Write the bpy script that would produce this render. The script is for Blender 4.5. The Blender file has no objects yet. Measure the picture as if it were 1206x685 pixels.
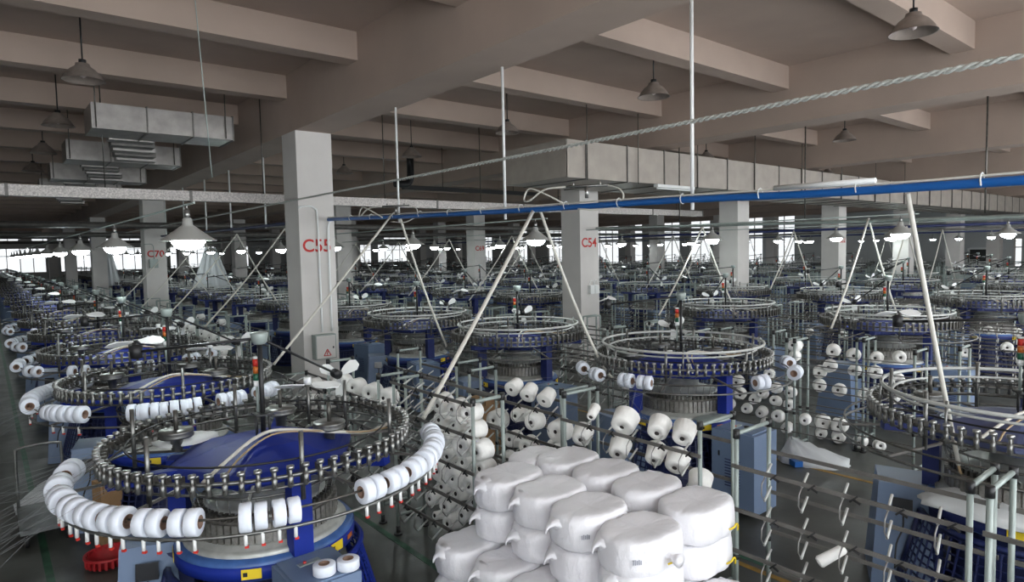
import bpy, math, random
from mathutils import Matrix, Vector
C = bpy.context.scene
col = C.collection
R_ = math.radians
PI = math.pi
random.seed(7)

# ------------------------------------------------------------------ camera, world, exposure
FPX = 758.5
cam_d = bpy.data.cameras.new('camera')
cam_d.sensor_width = 36.0
cam_d.lens = FPX / 1206 * 36.0
cam_d.clip_end = 400
cam = bpy.data.objects.new('camera', cam_d)
cam.matrix_world = Matrix(((0.77275642, 0.05543506, -0.63227721, 0),
                           (-0.63434703, 0.03411015, -0.7722955, 0),
                           (-0.02124518, 0.99787948, 0.06152391, 3.2),
                           (0, 0, 0, 1)))
col.objects.link(cam)
C.camera = cam
W = bpy.data.worlds.new('overcast_sky')
W.use_nodes = True
W.node_tree.nodes['Background'].inputs[0].default_value = (0.93, 0.97, 1.0, 1)
W.node_tree.nodes['Background'].inputs[1].default_value = 4.0
C.world = W
C.view_settings.view_transform = 'Standard'
C.view_settings.look = 'None'
C.view_settings.exposure = 0.74
C.view_settings.gamma = 1.0

def portal(x, y, z, sx, sy, rot):
    d = bpy.data.lights.new('window_daylight', 'AREA')
    d.shape = 'RECTANGLE'; d.size = sx; d.size_y = sy
    d.cycles.is_portal = True
    o = bpy.data.objects.new('window_daylight', d)
    o.location = (x, y, z); o.rotation_euler = rot
    col.objects.link(o)

# ------------------------------------------------------------------ materials
def mat(name, c, rough=0.6, metal=0.0, noise=0.0, scale=6.0, bump=0.0, bscale=40.0, emit=0.0, spec=0.5, coord='Object', sub=0.0):
    m = bpy.data.materials.new(name); m.use_nodes = True
    nt = m.node_tree; b = nt.nodes['Principled BSDF']
    b.inputs['Base Color'].default_value = (*c, 1)
    b.inputs['Roughness'].default_value = rough
    b.inputs['Metallic'].default_value = metal
    b.inputs['Specular IOR Level'].default_value = spec
    if sub:
        b.inputs['Subsurface Weight'].default_value = sub
        b.inputs['Subsurface Radius'].default_value = (0.02, 0.02, 0.02)
    if emit:
        b.inputs['Emission Color'].default_value = (*c, 1)
        b.inputs['Emission Strength'].default_value = emit
    tc = None
    if noise or bump:
        tc = nt.nodes.new('ShaderNodeTexCoord')
    if noise:
        n = nt.nodes.new('ShaderNodeTexNoise'); n.inputs['Scale'].default_value = scale; n.inputs['Detail'].default_value = 5
        r = nt.nodes.new('ShaderNodeValToRGB')
        r.color_ramp.elements[0].position = 0.3; r.color_ramp.elements[1].position = 0.7
        r.color_ramp.elements[0].color = (*[max(0, x * (1 - noise)) for x in c], 1)
        r.color_ramp.elements[1].color = (*[min(1, x * (1 + noise)) for x in c], 1)
        nt.links.new(tc.outputs[coord], n.inputs['Vector'])
        nt.links.new(n.outputs['Fac'], r.inputs['Fac'])
        nt.links.new(r.outputs['Color'], b.inputs['Base Color'])
    if bump:
        n = nt.nodes.new('ShaderNodeTexNoise'); n.inputs['Scale'].default_value = bscale; n.inputs['Detail'].default_value = 4
        bp = nt.nodes.new('ShaderNodeBump'); bp.inputs['Strength'].default_value = bump; bp.inputs['Distance'].default_value = 0.02
        nt.links.new(tc.outputs[coord], n.inputs['Vector'])
        nt.links.new(n.outputs['Fac'], bp.inputs['Height'])
        nt.links.new(bp.outputs['Normal'], b.inputs['Normal'])
    return m

M = {}
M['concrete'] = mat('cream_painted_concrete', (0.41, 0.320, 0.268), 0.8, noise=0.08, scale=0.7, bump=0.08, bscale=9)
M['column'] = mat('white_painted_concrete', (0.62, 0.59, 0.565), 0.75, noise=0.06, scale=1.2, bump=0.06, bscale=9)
M['wall'] = mat('grey_white_wall', (0.52, 0.54, 0.54), 0.8, noise=0.05, scale=0.5)
M['blue'] = mat('royal_blue_enamel', (0.011, 0.027, 0.235), 0.5, noise=0.15, scale=3, spec=0.2)
M['bluedim'] = mat('dimmed_blue_enamel', (0.016, 0.026, 0.125), 0.55, noise=0.2, scale=3, spec=0.35)  # same blue paint; dim, greyer look of these machines is put into the colour
M['plate'] = mat('pale_reflection_blue_enamel', (0.075, 0.095, 0.20), 0.4, noise=0.3, scale=3)  # paleness imitates the reflection on the edge machine's blue top plate
M['plated'] = mat('satin_plated_steel', (0.47, 0.48, 0.45), 0.45, 0.4, noise=0.15, scale=12)
M['tray'] = mat('speckled_zinc_tray', (0.48, 0.445, 0.425), 0.5, 0.25, noise=0.35, scale=38)
M['blue2'] = mat('navy_enamel', (0.012, 0.02, 0.09), 0.45, noise=0.2, scale=4)
M['bedblue'] = mat('worn_blue_enamel', (0.045, 0.11, 0.30), 0.4, noise=0.25, scale=9)
M['greyblue'] = mat('grey_blue_sheet_metal', (0.15, 0.21, 0.325), 0.45, noise=0.06, scale=3)
M['steel'] = mat('brushed_steel', (0.21, 0.21, 0.20), 0.38, 0.85, noise=0.2, scale=20)
M['chrome'] = mat('bright_steel', (0.34, 0.34, 0.33), 0.28, 0.9, noise=0.15, scale=20)
M['dark'] = mat('dark_gunmetal', (0.10, 0.095, 0.085), 0.4, 0.6, noise=0.3, scale=20)
M['cam'] = mat('oiled_cam_steel', (0.27, 0.26, 0.24), 0.42, 0.6, noise=0.25, scale=30)
M['galv'] = mat('galvanised_sheet', (0.33, 0.31, 0.295), 0.42, 0.75, noise=0.16, scale=5)
M['galvp'] = mat('painted_duct_sheet', (0.37, 0.33, 0.29), 0.55, 0.2, noise=0.10, scale=3)
M['tube'] = mat('pale_grey_creel_tube', (0.29, 0.335, 0.315), 0.4, 0.15, noise=0.08, scale=8)
M['rail'] = mat('dull_grey_rail', (0.15, 0.142, 0.132), 0.5, 0.3, noise=0.2, scale=8)
M['stub'] = mat('pale_peg_tube', (0.50, 0.51, 0.49), 0.45)
M['wire'] = mat('bent_wire', (0.30, 0.29, 0.28), 0.4, 0.6)
M['black'] = mat('black_plastic', (0.012, 0.012, 0.013), 0.45)
M['white'] = mat('white_plastic', (0.74, 0.75, 0.74), 0.45)
M['cone'] = mat('wound_white_yarn', (0.86, 0.85, 0.82), 0.85, noise=0.05, scale=14, bump=0.25, bscale=60)
M['bobbin'] = mat('wound_elastic_yarn', (0.76, 0.80, 0.88), 0.6, noise=0.03, scale=30)
M['core'] = mat('brown_card_core', (0.24, 0.15, 0.11), 0.8)
M['darkcore'] = mat('dark_core', (0.035, 0.028, 0.028), 0.7)
M['red'] = mat('red_plastic', (0.55, 0.03, 0.02), 0.4)
M['orange'] = mat('orange_plastic', (0.50, 0.13, 0.02), 0.4)
M['green'] = mat('green_plastic', (0.015, 0.10, 0.055), 0.4)
M['yellow'] = mat('yellow_label', (0.75, 0.55, 0.02), 0.5)
M['bag'] = mat('white_woven_sack', (0.80, 0.79, 0.82), 0.40, noise=0.03, scale=3, bump=0.28, bscale=9)
def stretch(m, sc):
    nt = m.node_tree
    bn = [n for n in nt.nodes if n.type == 'TEX_NOISE'][-1]; tc = next(n for n in nt.nodes if n.type == 'TEX_COORD')
    mp = nt.nodes.new('ShaderNodeMapping'); mp.inputs['Scale'].default_value = sc; mp.inputs['Rotation'].default_value = (0.3, 0.2, 0.35)
    nt.links.new(tc.outputs['Object'], mp.inputs['Vector']); nt.links.new(mp.outputs['Vector'], bn.inputs['Vector'])
    bn.inputs['Distortion'].default_value = 0.6
stretch(M['bag'], (1.3, 6.0, 3.0))
M['bagtop'] = mat('thin_clear_film', (0.80, 0.81, 0.84), 0.25, bump=0.3, bscale=20)
M['rope'] = mat('pale_braided_rope', (0.48, 0.49, 0.46), 0.9, noise=0.2, scale=60)
M['hose'] = mat('cream_hose', (0.62, 0.60, 0.54), 0.5)
M['hosebr'] = mat('tan_hose', (0.42, 0.30, 0.17), 0.5)
M['pipe'] = mat('blue_air_pipe', (0.008, 0.10, 0.36), 0.35)
M['redpaint'] = mat('red_stencil_paint', (0.50, 0.025, 0.02), 0.7)
M['lampshade'] = mat('brown_grey_lamp_enamel', (0.23, 0.19, 0.165), 0.5, noise=0.15, scale=10)
M['lampin'] = mat('pale_lamp_reflector', (0.55, 0.47, 0.45), 0.35)
M['litshade'] = mat('grey_lamp_enamel', (0.38, 0.38, 0.36), 0.4)
M['bulb'] = mat('glowing_bulb', (0.90, 0.97, 1.0), 0.3, emit=30.0)
M['card'] = mat('brown_cardboard', (0.33, 0.20, 0.10), 0.85, noise=0.1, scale=8)
M['sheet'] = mat('pale_plastic_sheet', (0.55, 0.57, 0.58), 0.45, bump=0.4, bscale=6)
M['cloth'] = mat('white_fabric', (0.66, 0.68, 0.68), 0.7, bump=0.3, bscale=12)
M['basket'] = mat('red_basket', (0.40, 0.015, 0.02), 0.5)
M['yarn'] = mat('thin_pale_thread', (0.22, 0.23, 0.24), 0.7)
M['cart'] = mat('cart_plate', (0.17, 0.18, 0.18), 0.35, 0.6, noise=0.2, scale=5)
M['screen'] = mat('dark_display', (0.015, 0.016, 0.02), 0.15)

def floor_material():
    m = mat('worn_grey_concrete_floor', (0.062, 0.065, 0.058), 0.38, noise=0.35, scale=0.9, bump=0.05, bscale=30)
    nt = m.node_tree; b = nt.nodes['Principled BSDF']
    tc = next(n for n in nt.nodes if n.type == 'TEX_COORD')
    n = nt.nodes.new('ShaderNodeTexNoise'); n.inputs['Scale'].default_value = 2.3; n.inputs['Detail'].default_value = 6
    mr = nt.nodes.new('ShaderNodeMapRange'); mr.inputs['To Min'].default_value = 0.22; mr.inputs['To Max'].default_value = 0.62
    nt.links.new(tc.outputs['Object'], n.inputs['Vector']); nt.links.new(n.outputs['Fac'], mr.inputs['Value'])
    nt.links.new(mr.outputs['Result'], b.inputs['Roughness'])
    return m
M['floor'] = floor_material()

def glass_material(name='window_glass', tint=1.0):
    m = bpy.data.materials.new(name); m.use_nodes = True
    nt = m.node_tree; nt.nodes.clear()
    o = nt.nodes.new('ShaderNodeOutputMaterial'); mx = nt.nodes.new('ShaderNodeMixShader')
    t = nt.nodes.new('ShaderNodeBsdfTransparent'); t.inputs['Color'].default_value = (tint, tint, tint, 1); g = nt.nodes.new('ShaderNodeBsdfGlossy')
    g.inputs['Roughness'].default_value = 0.05; mx.inputs[0].default_value = 0.06
    nt.links.new(t.outputs[0], mx.inputs[1]); nt.links.new(g.outputs[0], mx.inputs[2]); nt.links.new(mx.outputs[0], o.inputs[0])
    return m
M['glass'] = glass_material()
M['dimglass'] = glass_material('dimmed_window_glass', 0.42)  # tint added to cut the daylight from the back and right windows

# ------------------------------------------------------------------ mesh builder
CH = {}
class MB:
    def __init__(s): s.v = []; s.f = []; s.sm = []; s.mi = []; s.cur = 0
    def mat(s, i): s.cur = i; return s
    def face(s, idx, smooth=False): s.f.append(idx); s.sm.append(smooth); s.mi.append(s.cur)
    def box(s, c, d, rz=0.0, rot=None):
        x, y, z = d[0] / 2, d[1] / 2, d[2] / 2
        m = rot if rot is not None else Matrix.Rotation(rz, 3, 'Z')
        n = len(s.v)
        for a in ((-x, -y, -z), (x, -y, -z), (x, y, -z), (-x, y, -z), (-x, -y, z), (x, -y, z), (x, y, z), (-x, y, z)):
            p = m @ Vector(a); s.v.append((p.x + c[0], p.y + c[1], p.z + c[2]))
        for q in ((0, 3, 2, 1), (4, 5, 6, 7), (0, 1, 5, 4), (1, 2, 6, 5), (2, 3, 7, 6), (3, 0, 4, 7)):
            s.face([n + k for k in q])
        return s
    def bar(s, p, q, w, h):
        p, q = Vector(p), Vector(q); d = q - p
        rot = d.to_track_quat('X', 'Z').to_matrix()
        return s.box((p + q) / 2, (d.length, w, h), rot=rot)
    def tube(s, pts, r, n=6, caps=True, closed=False):
        pts = [Vector(p) for p in pts]; k = len(pts); base = len(s.v)
        rr = r if isinstance(r, (list, tuple)) else [r] * k
        up = Vector((0, 0, 1)); prev = None
        for i, p in enumerate(pts):
            if closed: t = pts[(i + 1) % k] - pts[i - 1]
            else: t = pts[min(i + 1, k - 1)] - pts[max(i - 1, 0)]
            t = t.normalized() if t.length > 1e-9 else up
            if prev is None:
                a = Vector((1, 0, 0)) if abs(t.z) > 0.9 else up
                u = t.cross(a).normalized()
            else:
                u = prev - t * prev.dot(t)
                u = u.normalized() if u.length > 1e-6 else t.orthogonal().normalized()
            prev = u; w = t.cross(u)
            for j in range(n):
                an = 2 * PI * j / n
                q = p + (u * math.cos(an) + w * math.sin(an)) * rr[i]
                s.v.append(tuple(q))
        for i in range(k if closed else k - 1):
            for j in range(n):
                a = base + i * n + j; b = base + i * n + (j + 1) % n
                c = base + ((i + 1) % k) * n + (j + 1) % n; d = base + ((i + 1) % k) * n + j
                s.face([a, b, c, d], True)
        if caps and not closed:
            s.face([base + j for j in range(n)][::-1]); s.face([base + (k - 1) * n + j for j in range(n)])
        return s
    def cyl(s, p, q, r, n=10, r2=None):
        return s.tube([p, q], [r, r if r2 is None else r2], n)
    def lathe(s, prof, n=24, c=(0, 0, 0), a0=0.0, a1=2 * PI, axis=None, smooth=True):
        """prof: list of (r, z); axis: 3x3 matrix to turn z onto another direction"""
        full = abs(a1 - a0 - 2 * PI) < 1e-6
        m = n if full else n + 1; base = len(s.v)
        for r, z in prof:
            for j in range(m):
                an = a0 + (a1 - a0) * j / n
                p = Vector((r * math.cos(an), r * math.sin(an), z))
                if axis is not None: p = axis @ p
                s.v.append((p.x + c[0], p.y + c[1], p.z + c[2]))
        for i in range(len(prof) - 1):
            for j in range(n):
                a = base + i * m + j; b = base + i * m + (j + 1) % m
                d = base + (i + 1) * m + j; e = base + (i + 1) * m + (j + 1) % m
                s.face([a, b, e, d], smooth)
        return s
    def ring(s, R, z, r, n=48, m=6, c=(0, 0), a0=0.0, a1=2 * PI):
        full = abs(a1 - a0 - 2 * PI) < 1e-6
        k = n if full else n + 1
        pts = [(c[0] + R * math.cos(a0 + (a1 - a0) * i / n), c[1] + R * math.sin(a0 + (a1 - a0) * i / n), z) for i in range(k)]
        return s.tube(pts, r, m, closed=full)
    def band(s, r0, r1, z0, z1, n=48, a0=0.0, a1=2 * PI, c=(0, 0, 0)):
        """rectangular section ring"""
        return s.lathe([(r1, z0), (r1, z1), (r0, z1), (r0, z0), (r1, z0)], n, c, a0, a1, smooth=False)
    def mesh(s, name, mats):
        me = bpy.data.meshes.new(name)
        me.from_pydata(s.v, [], s.f)
        for m in (mats if isinstance(mats, (list, tuple)) else [mats]): me.materials.append(m)
        me.polygons.foreach_set('use_smooth', s.sm)
        me.polygons.foreach_set('material_index', s.mi)
        me.update()
        return me
    def build(s, name, mats, parent=None, loc=(0, 0, 0), rz=0.0, **kw):
        return put(s.mesh(name, mats), name, parent, loc, rz, **kw)

def put(me, name, parent=None, loc=(0, 0, 0), rz=0.0, rot=None, **kw):
    o = bpy.data.objects.new(name, me)
    o.location = loc; o.rotation_euler = rot if rot is not None else (0, 0, rz)
    col.objects.link(o)
    if parent is not None:
        o.parent = parent; CH.setdefault(parent.name, []).append(o)
    for k, v in kw.items(): o[k] = v
    return o

def empty(name, loc=(0, 0, 0), rz=0.0, **kw):
    return put(None, name, None, loc, rz, **kw)

def copy_tree(o, loc=None, rz=None, parent=None, **kw):
    c = o.copy(); col.objects.link(c)
    if parent is not None:
        c.parent = parent; CH.setdefault(parent.name, []).append(c)
    if loc is not None: c.location = loc
    if rz is not None: c.rotation_euler = (0, 0, rz)
    for k, v in kw.items(): c[k] = v
    for ch in CH.get(o.name, []): copy_tree(ch, parent=c)
    return c

def structure(name, mb, mats, **kw): return mb.build(name, mats, kind='structure', **kw)
ORD = ['nearest', 'second', 'third', 'fourth', 'fifth', 'sixth', 'seventh', 'eighth', 'ninth', 'tenth', 'eleventh', 'twelfth', 'thirteenth', 'fourteenth',
       'fifteenth', 'sixteenth', 'seventeenth', 'eighteenth', 'nineteenth', 'twentieth', 'twenty-first', 'twenty-second', 'twenty-third', 'twenty-fourth', 'twenty-fifth', 'twenty-sixth']
NUM = ['first'] + ORD[1:] + ['twenty-%s' % w for w in ('seventh', 'eighth', 'ninth')] + ['thirtieth'] + ['thirty-%s' % w for w in ('first', 'second', 'third', 'fourth', 'fifth', 'sixth', 'seventh', 'eighth', 'ninth')] + ['fortieth'] + ['forty-%s' % w for w in ('first', 'second', 'third', 'fourth')]
def depth(x, y): return 0.632 * x + 0.772 * y
def lateral(x, y): return 0.773 * x - 0.634 * y
def in_view(x, y, margin=1.6):
    d = depth(x, y)
    return d > 1.0 and abs(lateral(x, y)) < 0.795 * d + margin

# ------------------------------------------------------------------ the hall
X0, X1, Y0, Y1 = -11.0, 57.0, -3.0, 84.0
SLAB, BEAMB, GIRDB = 6.85, 6.39, 5.70
structure('floor', MB().box(((X0 + X1) / 2, (Y0 + Y1) / 2, -0.1), (X1 - X0, Y1 - Y0, 0.2)), M['floor'])
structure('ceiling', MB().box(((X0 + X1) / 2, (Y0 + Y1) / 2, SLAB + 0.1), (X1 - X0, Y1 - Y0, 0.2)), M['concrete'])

M['greenline'] = mat('worn_green_floor_paint', (0.02, 0.075, 0.04), 0.5, noise=0.5, scale=5)
M['yellowline'] = mat('worn_yellow_floor_paint', (0.28, 0.16, 0.02), 0.5, noise=0.5, scale=5)
n_trim = 0
for (x, y0, y1, m) in ((3.40, 4.0, 12.0, 'greenline'), (5.9, 2.0, 12.0, 'greenline'), (0.35, 4.0, 60, 'greenline'), (5.75, 2.5, 4.4, 'yellowline'), (9.05, 0, 10, 'yellowline')):
    n_trim += 1
    structure('trim_%d' % n_trim, MB().box((x, (y0 + y1) / 2, 0.002), (0.07, y1 - y0, 0.004)), M[m])

n_win = 0
def wall_with_openings(name, axis, pos, lo, hi, openings, portals=True):
    """axis 'x': wall at x = pos running along y; openings (a0, a1, z0, z1)"""
    global n_win
    T = 0.24
    ea = sorted({lo, hi, *[o[0] for o in openings], *[o[1] for o in openings]})
    ez = sorted({0.0, SLAB, *[o[2] for o in openings], *[o[3] for o in openings]})
    mb = MB()
    inward = 1 if pos < 20 and pos < 0 else -1
    for i in range(len(ea) - 1):
        for j in range(len(ez) - 1):
            ca, cz = (ea[i] + ea[i + 1]) / 2, (ez[j] + ez[j + 1]) / 2
            if any(o[0] < ca < o[1] and o[2] < cz < o[3] for o in openings): continue
            w, h = ea[i + 1] - ea[i], ez[j + 1] - ez[j]
            if axis == 'x': mb.box((pos - inward * T / 2, ca, cz), (T, w, h))
            else: mb.box((ca, pos - inward * T / 2, cz), (w, T, h))
    structure(name, mb, M['wall'])
    for (a0, a1, z0, z1) in openings:
        n_win += 1
        fr = MB(); pane = MB(); t = 0.07
        w = a1 - a0
        def pb(mb_, a, z, wa, wz, th):
            p = pos - inward * T * 0.5
            if axis == 'x': mb_.box((p, a, z), (th, wa, wz))
            else: mb_.box((a, p, z), (wa, th, wz))
        nm = max(1, round(w / 1.1))
        for k in range(nm + 1): pb(fr, a0 + w * k / nm + (t / 2 if k == 0 else -t / 2 if k == nm else 0), (z0 + z1) / 2, t, z1 - z0, 0.08)
        for z in [z0 + t / 2, z1 - t / 2] + ([z0 + (z1 - z0) * 0.68] if z1 - z0 > 1.6 else []): pb(fr, (a0 + a1) / 2, z, w, t, 0.07)
        fo = structure('window_%d' % n_win, fr, M['galvp'])
        pb(pane, (a0 + a1) / 2, (z0 + z1) / 2, w - 0.02, z1 - z0 - 0.02, 0.012)
        pane.build('pane', M['glass' if name == 'wall_front' else 'dimglass'], fo)
        if portals:
            if axis == 'x': portal(pos - inward * 0.05, (a0 + a1) / 2, (z0 + z1) / 2, z1 - z0, w, (0, R_(-90) if inward > 0 else R_(90), 0))
            else: portal((a0 + a1) / 2, pos - inward * 0.05, (z0 + z1) / 2, w, z1 - z0, (R_(90) if inward > 0 else R_(-90), 0, 0))

wall_with_openings('wall_front', 'y', Y0, X0, X1, [(-9 + 8 * k, -2 + 8 * k, 1.0, 5.9) for k in range(7)])
wall_with_openings('wall_back', 'y', Y1, X0, X1,
    [(a, b, 2.0, 4.6) for a, b in ((-8, 5.2), (6.4, 9.6), (11, 14.6), (17, 22), (24, 26), (36.6, 43), (44, 50))] +
    [(a, b, 5.3, 5.85) for a, b in ((-8, -1), (0.2, 3), (4, 7), (9, 11), (12, 15), (18, 21), (37, 41), (45, 50))])
wall_with_openings('wall_right', 'x', X1, Y0, Y1,
    [(a, b, 1.4, 6.1) for a, b in ((29, 31.1), (32.1, 33.9), (37.8, 40.2), (41.5, 43.6), (46.5, 48.8), (50, 54), (58, 62), (66, 70), (74, 78))] + [(12.4, 12.9, 1.3, 3.4)])
structure('wall_left', MB().box((X0 - 0.12, (Y0 + Y1) / 2, SLAB / 2), (0.24, Y1 - Y0, SLAB)), M['wall'])
dr = structure('door_1', MB().box((X1 - 0.03, 15.0, 1.3), (0.06, 1.1, 2.6)), M['black'])
MB().box((X1 - 0.05, 14.38, 1.35), (0.1, 0.14, 2.7)).box((X1 - 0.05, 15.62, 1.35), (0.1, 0.14, 2.7)).box((X1 - 0.05, 15.0, 2.67), (0.1, 1.1, 0.14)).build('frame', M['white'], dr)

# columns, girders, beams
COLX = [-3.05 + 8 * k for k in range(8)]
COLY = [12.76 + 16 * k for k in range(-1, 5)]
TAG = {(4.95, 12.76): 'C55', (12.95, 12.76): 'C54', (28.95, 12.76): 'C52', (4.95, 28.76): 'C70', (20.95, 28.76): 'C69'}
CW = 0.75
def text(body, size, loc, rot, m, parent):
    cu = bpy.data.curves.new('tag', 'FONT'); cu.body = body; cu.size = size; cu.extrude = 0.001
    cu.offset = 0.006
    cu.materials.append(m)
    o = bpy.data.objects.new('tag', cu); col.objects.link(o)
    o.location = loc; o.rotation_euler = rot
    if parent: o.parent = parent
    return o
cols = {}
for x in COLX:
    for y in COLY:
        if not in_view(x + .4, y + .4, 1.5) and (x, y) != (-3.05, 12.76): continue
        o = structure('column', MB().box((x + CW / 2, y + CW / 2, GIRDB / 2), (CW, CW, GIRDB)), M['column'])
        cols[(round(x, 2), round(y, 2))] = o
        t = TAG.get((round(x, 2), round(y, 2)))
        if t: text(t, 0.36, (x + 0.05 if t not in ('C70',) else x + 0.06, y - 0.003, 3.28), (R_(90), 0, 0), M['redpaint'], o)
GX = COLX + [-11.0]
for x in GX:
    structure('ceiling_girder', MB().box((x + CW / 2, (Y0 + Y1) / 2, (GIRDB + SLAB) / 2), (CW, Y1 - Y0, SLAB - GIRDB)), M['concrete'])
gxs = sorted(GX) + [X1]
k = 0
y = 10.28 - 0.35 / 2 - 3.2 * 5
while y < Y1:
    if y > Y0 + 0.3:
        for i in range(len(gxs) - 1):
            a, b = gxs[i] + CW, gxs[i + 1]
            if depth((a + b) / 2, y) > -3:
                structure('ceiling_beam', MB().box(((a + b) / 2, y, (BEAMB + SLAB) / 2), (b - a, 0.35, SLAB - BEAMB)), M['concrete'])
    y += 3.2
# fittings on the columns
def tube_thing(name, pts, r, m, label, cat, group=None, n=8, **kw):
    o = MB().tube(pts, r, n).build(name, m, label=label, category=cat, **kw)
    if group: o['group'] = group
    return o
def smooth_path(pts, k=6):
    pts = [Vector(p) for p in pts]; out = []
    P = [pts[0] * 2 - pts[1]] + pts + [pts[-1] * 2 - pts[-2]]
    for i in range(1, len(P) - 2):
        for j in range(k):
            t = j / k
            a, b, c, d = P[i - 1], P[i], P[i + 1], P[i + 2]
            out.append(0.5 * ((2 * b) + (c - a) * t + (2 * a - 5 * b + 4 * c - d) * t * t + (3 * b - a - 3 * c + d) * t ** 3))
    out.append(pts[-1]); return out
y = 12.76
tube_thing('conduit', smooth_path([(4.93, 12.72, 4.16), (5.15, 12.72, 4.2), (5.27, 12.72, 4.15), (5.32, 12.72, 4.0), (5.33, 12.72, 3.0), (5.33, 12.72, 1.62)], 5), 0.02, M['white'], 'thin white conduit bending down the left of the C55 column face', 'pipe')
tube_thing('conduit', smooth_path([(5.72, 12.70, 3.93), (5.63, 12.70, 3.92), (5.56, 12.71, 3.85), (5.54, 12.72, 3.6), (5.54, 12.72, 2.5), (5.54, 12.72, 1.62)], 5), 0.024, M['white'], 'thin white conduit running down the right edge of the C55 column face', 'pipe')
eb = empty('electrical_box', (5.335, 12.66, 1.33), label='light grey electrical box with a red hazard triangle on the C55 column', category='electrical box')
MB().box((0, 0, 0), (0.44, 0.2, 0.50)).build('body', M['tube'], eb)
MB().box((0, -0.105, 0), (0.40, 0.012, 0.46)).build('door', M['column'], eb)
tri = MB()
for a, b in (((-.075, .0), (.075, 0.)), ((-.075, 0), (0, .13)), ((.075, 0), (0, .13))): tri.bar((a[0] + .02, -.114, a[1] - .18), (b[0] + .02, -.114, b[1] - .18), 0.006, 0.016)
tri.bar((.02, -.114, -.165), (.01, -.114, -.12), .006, .014).bar((.01, -.114, -.125), (.03, -.114, -.12), .006, .012).bar((.03, -.114, -.125), (.02, -.114, -.085), .006, .014)
tri.build('hazard_triangle', M['redpaint'], eb, label='red triangle outline with a lightning flash')
MB().box((.15, -.116, -.02), (.025, .012, .04)).build('latch', M['black'], eb)
sb = empty('switch_box', (13.4, 12.70, 2.13), label='small white twin switch box on the C54 column', category='electrical box')
MB().box((-.09, 0, -.06), (.17, .12, .24)).box((.1, 0, -.06), (.17, .12, .24)).build('body', M['white'], sb)
MB().tube(smooth_path([(-.16, 0, .05), (-.12, 0, .18), (-.02, 0, .18), (0, 0, .08)], 4), .012, 5).tube(smooth_path([(.02, 0, .05), (.06, 0, .18), (.14, 0, .18), (.17, 0, .08)], 4), .012, 5).build('cable', M['white'], sb)
sb = empty('switch_box', (5.22, 28.70, 3.02), label='grey box under the number on the C70 column', category='electrical box')
MB().box((0, 0, 0), (.3, .12, .36)).build('body', M['tube'], sb)
MB().tube(smooth_path([(-.3, 0, .75), (-.05, 0, .76), (.02, 0, .6), (.02, 0, .18)], 4), .015, 5).build('conduit', M['tube'], sb)

# ------------------------------------------------------------------ ducts, trays, ceiling services
def big_duct():
    d = empty('air_duct', (0, 0, 0), label='large square sheet metal air duct hanging below the girders', category='duct')
    x0, x1, y0, y1, z0, z1 = 9.85, 47.0, 10.1, 12.2, 4.78, 5.60
    MB().box((x0 + .02, (y0 + y1) / 2, (z0 + z1) / 2), (.04, y1 - y0, z1 - z0)).build('end_panel', M['galvp'], d)
    xs = [x0, 10.46] + [11.85 + 1.4 * k for k in range(26)]
    xs = [x for x in xs if x <= x1]
    fl = None
    for a, b in zip(xs, xs[1:]):
        MB().box(((a + b) / 2, (y0 + y1) / 2, (z0 + z1) / 2), (b - a - .012, y1 - y0, z1 - z0)).build('duct_section', M['galvp'], d)
        MB().box((b, (y0 + y1) / 2, (z0 + z1) / 2), (.03, y1 - y0 + .05, z1 - z0 + .05)).build('flange', M['rail'], d)
    for i, x in enumerate([10.46, 13.2 - 1.0, 14.6, 17.4, 20.2, 23, 25.8, 28.6, 31.4, 34.2]):
        MB().cyl((x, y0 - .05, z0 - .04), (x, y0 - .05, SLAB), .012, 5).build('hanger_rod', M['dark'], d)
big_duct()
for k in range(4):
    yb = 13.9 + 4.55 * k
    d = empty('air_duct', (0, 0, 0), label='shiny galvanised air duct branch, %s in the line of branches over the left aisle' % ORD[k], category='duct', group='short ducts over the left aisle')
    for (a, b) in ((1.65, 2.55), (2.56, 3.35), (3.36, 4.1)):
        MB().box(((a + b) / 2, yb + .5, 5.82), (b - a - .01, 1.0, .46)).build('duct_section', M['galv'], d)
        MB().box((b, yb + .5, 5.82), (.025, 1.04, .50)).build('flange', M['rail'], d)
    for j in range(5):
        MB().box((2.45 + .10 * j, yb + 1.2 + .5 * j, 5.62 - .03 * j), (.8, .36, .10)).build('damper', M['rail' if j % 2 else 'galv'], d)
    for x in (1.72, 3.95):
        MB().cyl((x, yb - .04, 5.6), (x, yb - .04, SLAB), .012, 5).build('hanger_rod', M['dark'], d)
tr = empty('cable_tray', (0, 0, 0), label='long galvanised cable tray crossing the hall behind column C55', category='cable tray')
for i in range(10):
    a = -2.6 + 3.0 * i
    if a > 19: break
    MB().box((a + 1.495, 14.62, 4.48), (2.985, .22, .20)).build('tray_section', M['tray'], tr)
    MB().box((a + 2.99, 14.62, 4.48), (.05, .25, .23)).build('joint', M['rail'], tr)
    MB().cyl((a + 1.5, 14.62, 4.58), (a + 1.5, 14.62, SLAB), .012, 5).build('hanger_rod', M['dark'], tr)
pts = smooth_path([(15.2, 21.0, 6.4), (15.2, 21.0, 5.75), (15.2, 20.9, 5.5), (15.0, 20.6, 5.42), (14.7, 20.4, 5.42)], 5)
pp = empty('drain_pipe', (0, 0, 0), label='black elbow drain pipe under the ceiling left of the large duct', category='pipe')
MB().tube([(11.2, 18.9, 6.5), (11.2, 18.9, 5.85)] + smooth_path([(11.2, 18.9, 5.85), (11.15, 18.9, 5.6), (11.0, 18.9, 5.5), (10.6, 18.9, 5.5)], 5), .12, 10).build('elbow', M['black'], pp)
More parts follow.
